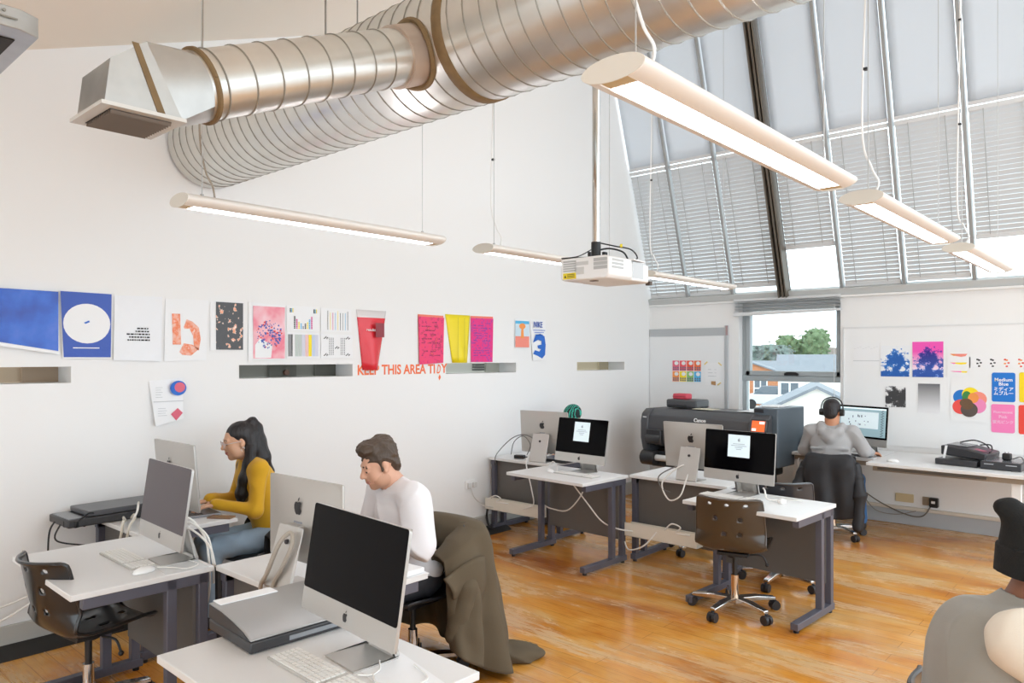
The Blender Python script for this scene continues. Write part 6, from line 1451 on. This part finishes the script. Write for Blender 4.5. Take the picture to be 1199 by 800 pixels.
cf = [cap((0,-.020,-.050),(0,-.014,.030),.106,.113,.01,flat=True)]
sdf_mesh('beanie_cuff', xf(cf+[cap((0,-.02,-.09),(0,-.016,.0),.085,.085,.004,op='s')], H), bk_, .005, hat, relax=2)
# --- person in the teal cap behind the far desk
J = seat_pose(.175, .10, 1.075, .13, .38, .10); J['pitch'] = -22
for k in ('neck', 'chest', 'shL', 'shR'): J[k] = tuple(np.array(J[k])-V3(0, 0, .07))
J.update(elL=(-.31, .10, .70), elR=(.25, .12, .74))
gp_, H = person('person in a teal and black cap almost hidden behind the far computers', (-4.66, 6.28, 0), 180, J, [sk2, sk2, M('lips pale', '#b97a6c', .4), dark_brow], res=.007)
bj = M('blue jacket', '#3c51a0', .7, bump=.1, bscale=60)
top('jacket', gp_, J, bj, .175, .025, 1., .5, .006, arm=.058, res=.009)
trousers(gp_, J, dktr); shoes(gp_, J, dkshoe)
tm_ = bpy.data.materials.new('teal knit'); tm_.use_nodes = True; t = tm_.node_tree; b = t.nodes['Principled BSDF']; wv = t.nodes.new('ShaderNodeTexWave'); wv.inputs['Scale'].default_value = 14; wv.inputs['Distortion'].default_value = 9; wv.inputs['Detail'].default_value = 2
tc = t.nodes.new('ShaderNodeTexCoord'); t.links.new(tc.outputs['Object'], wv.inputs[0]); r = ramp(t, [(.4, '#1d2a2b'), (.62, '#24413f'), (.7, '#2fa08c'), (1, '#3fc0a6')]); t.links.new(wv.outputs[0], r.inputs[0]); t.links.new(r.outputs[0], b.inputs['Base Color']); b.inputs['Roughness'].default_value = .8
sdf_mesh('cap', xf([ell((0,-.02,.050),(.090,.108,.095),.012), ell((0,.12,-.02),(.09,.07,.08),.01,op='s'), ell((0,-.02,-.1),(.12,.14,.07),.01,op='s')], H), tm_, .007, gp_)

# ------------------------------------------------------------------ coats hung over chairs
olive = M('olive wool', '#5d513f', .95, bump=.1, bscale=220); olive_in = M('olive lining', '#7a6a50', .8)
# local frame of the coats: the chair faces +Y, its back is near y=-.27, so the coat hangs outside that
co = thing('coat', 'olive brown coat hung over the chair of the man in white, trailing on the floor', 'coat', (-3.05, 2.60, 0), R(182))
drape('coat_body', [(.27, -.10), (.275, -.24), (.20, -.325), (0, -.345), (-.20, -.325), (-.285, -.24), (-.30, -.08), (-.27, .03)],
      [.70, .78, .80, .805, .80, .785, .73, .66], [.25, .12, .06, .03, .02, .03, .14, .24], olive, co, .28, 4.4, .05, 4, .014, .15)
sdf_mesh('sleeve', [cap((-.28, -.16, .68), (-.345, -.06, .52), .045, .058, .03), cap((-.345, -.06, .52), (-.335, .015, .33), .060, .048, .03), cap((-.335, .015, .33), (-.33, .02, .30), .052, .054, .01)], olive, .007, co, relax=2, disp=wrinkle(.006, 22, 9))
mb = MB(); V = []
for j in range(11):
    for i in range(13):
        u, v = i/12, j/10; V.append((-.345-.03*math.sin(3*v)-.012*math.sin(6*u), -.20+.30*u*(1-.35*v)+.05*v, .66-.26*v*(1-.55*u)-.03*u+.02*math.sin(5*u)))
mb.add(V, [(j*13+i, j*13+i+1, (j+1)*13+i+1, (j+1)*13+i) for j in range(10) for i in range(12)], True)
lp_ = mb.build('lapel', olive, co, angle=180, smooth=True); so = lp_.modifiers.new('s', 'SOLIDIFY'); so.thickness = .012
sdf_mesh('tail', [ell((-.24, -.50, .03), (.17, .11, .055), .03, rot=(0, 0, .5)), ell((-.34, -.58, .025), (.11, .08, .04), .03, rot=(0, 0, .9)), ell((-.18, -.42, .05), (.12, .09, .07), .04)], olive, .007, co, relax=2, disp=wrinkle(.012, 24, 4), clip=lambda X, Y, Z: .004-Z+0*X+0*Y)
jk = thing('jacket', 'black jacket hung over the chair of the man in headphones', 'coat', (-2.42, 7.34, 0), R(12))
blkj = M('black nylon', '#222327', .6, bump=.1, bscale=40)
drape('jacket_body', [(-.21, -.12), (-.215, -.24), (-.175, -.315), (0, -.33), (.175, -.315), (.215, -.24), (.21, -.12)], [.70, .76, .80, .79, .80, .76, .70], [.40, .30, .24, .22, .24, .30, .36], blkj, jk, .0, 4.2, .020, 7, .012, .06)
sdf_mesh('sleeve', [cap((.225, -.25, .70), (.265, -.33, .45), .048, .054, .03), cap((.265, -.33, .45), (.245, -.36, .17), .054, .045, .03)], blkj, .008, jk, relax=2, disp=wrinkle(.006, 28, 2))
sdf_mesh('sleeve', [cap((-.225, -.23, .70), (-.275, -.26, .50), .045, .05, .03), cap((-.275, -.26, .50), (-.27, -.27, .33), .05, .042, .03)], blkj, .008, jk, relax=2, disp=wrinkle(.006, 28, 6))
wc = thing('coat', 'dark grey coat hung over the chair of the woman in yellow', 'coat', (-4.50, 2.53, 0), R(192))
drape('coat_body', [(.235, -.10), (.245, -.24), (.19, -.325), (0, -.34), (-.19, -.325), (-.25, -.24), (-.255, -.04), (-.235, .14)], [.62, .74, .78, .785, .78, .75, .68, .56], [.40, .30, .24, .22, .22, .26, .32, .38], M('charcoal wool', '#2e2e31', .9), wc, .12, 3.2, .016, 3, .014, .06)
CH_W.location = (-4.50, 2.53, 0); CH_W.rotation_euler = (0, 0, R(192))
CH_B.location = (-.295, 2.46, 0); CH_B.rotation_euler = (0, 0, R(-55)); CH_B.scale = (1, 1, .965)
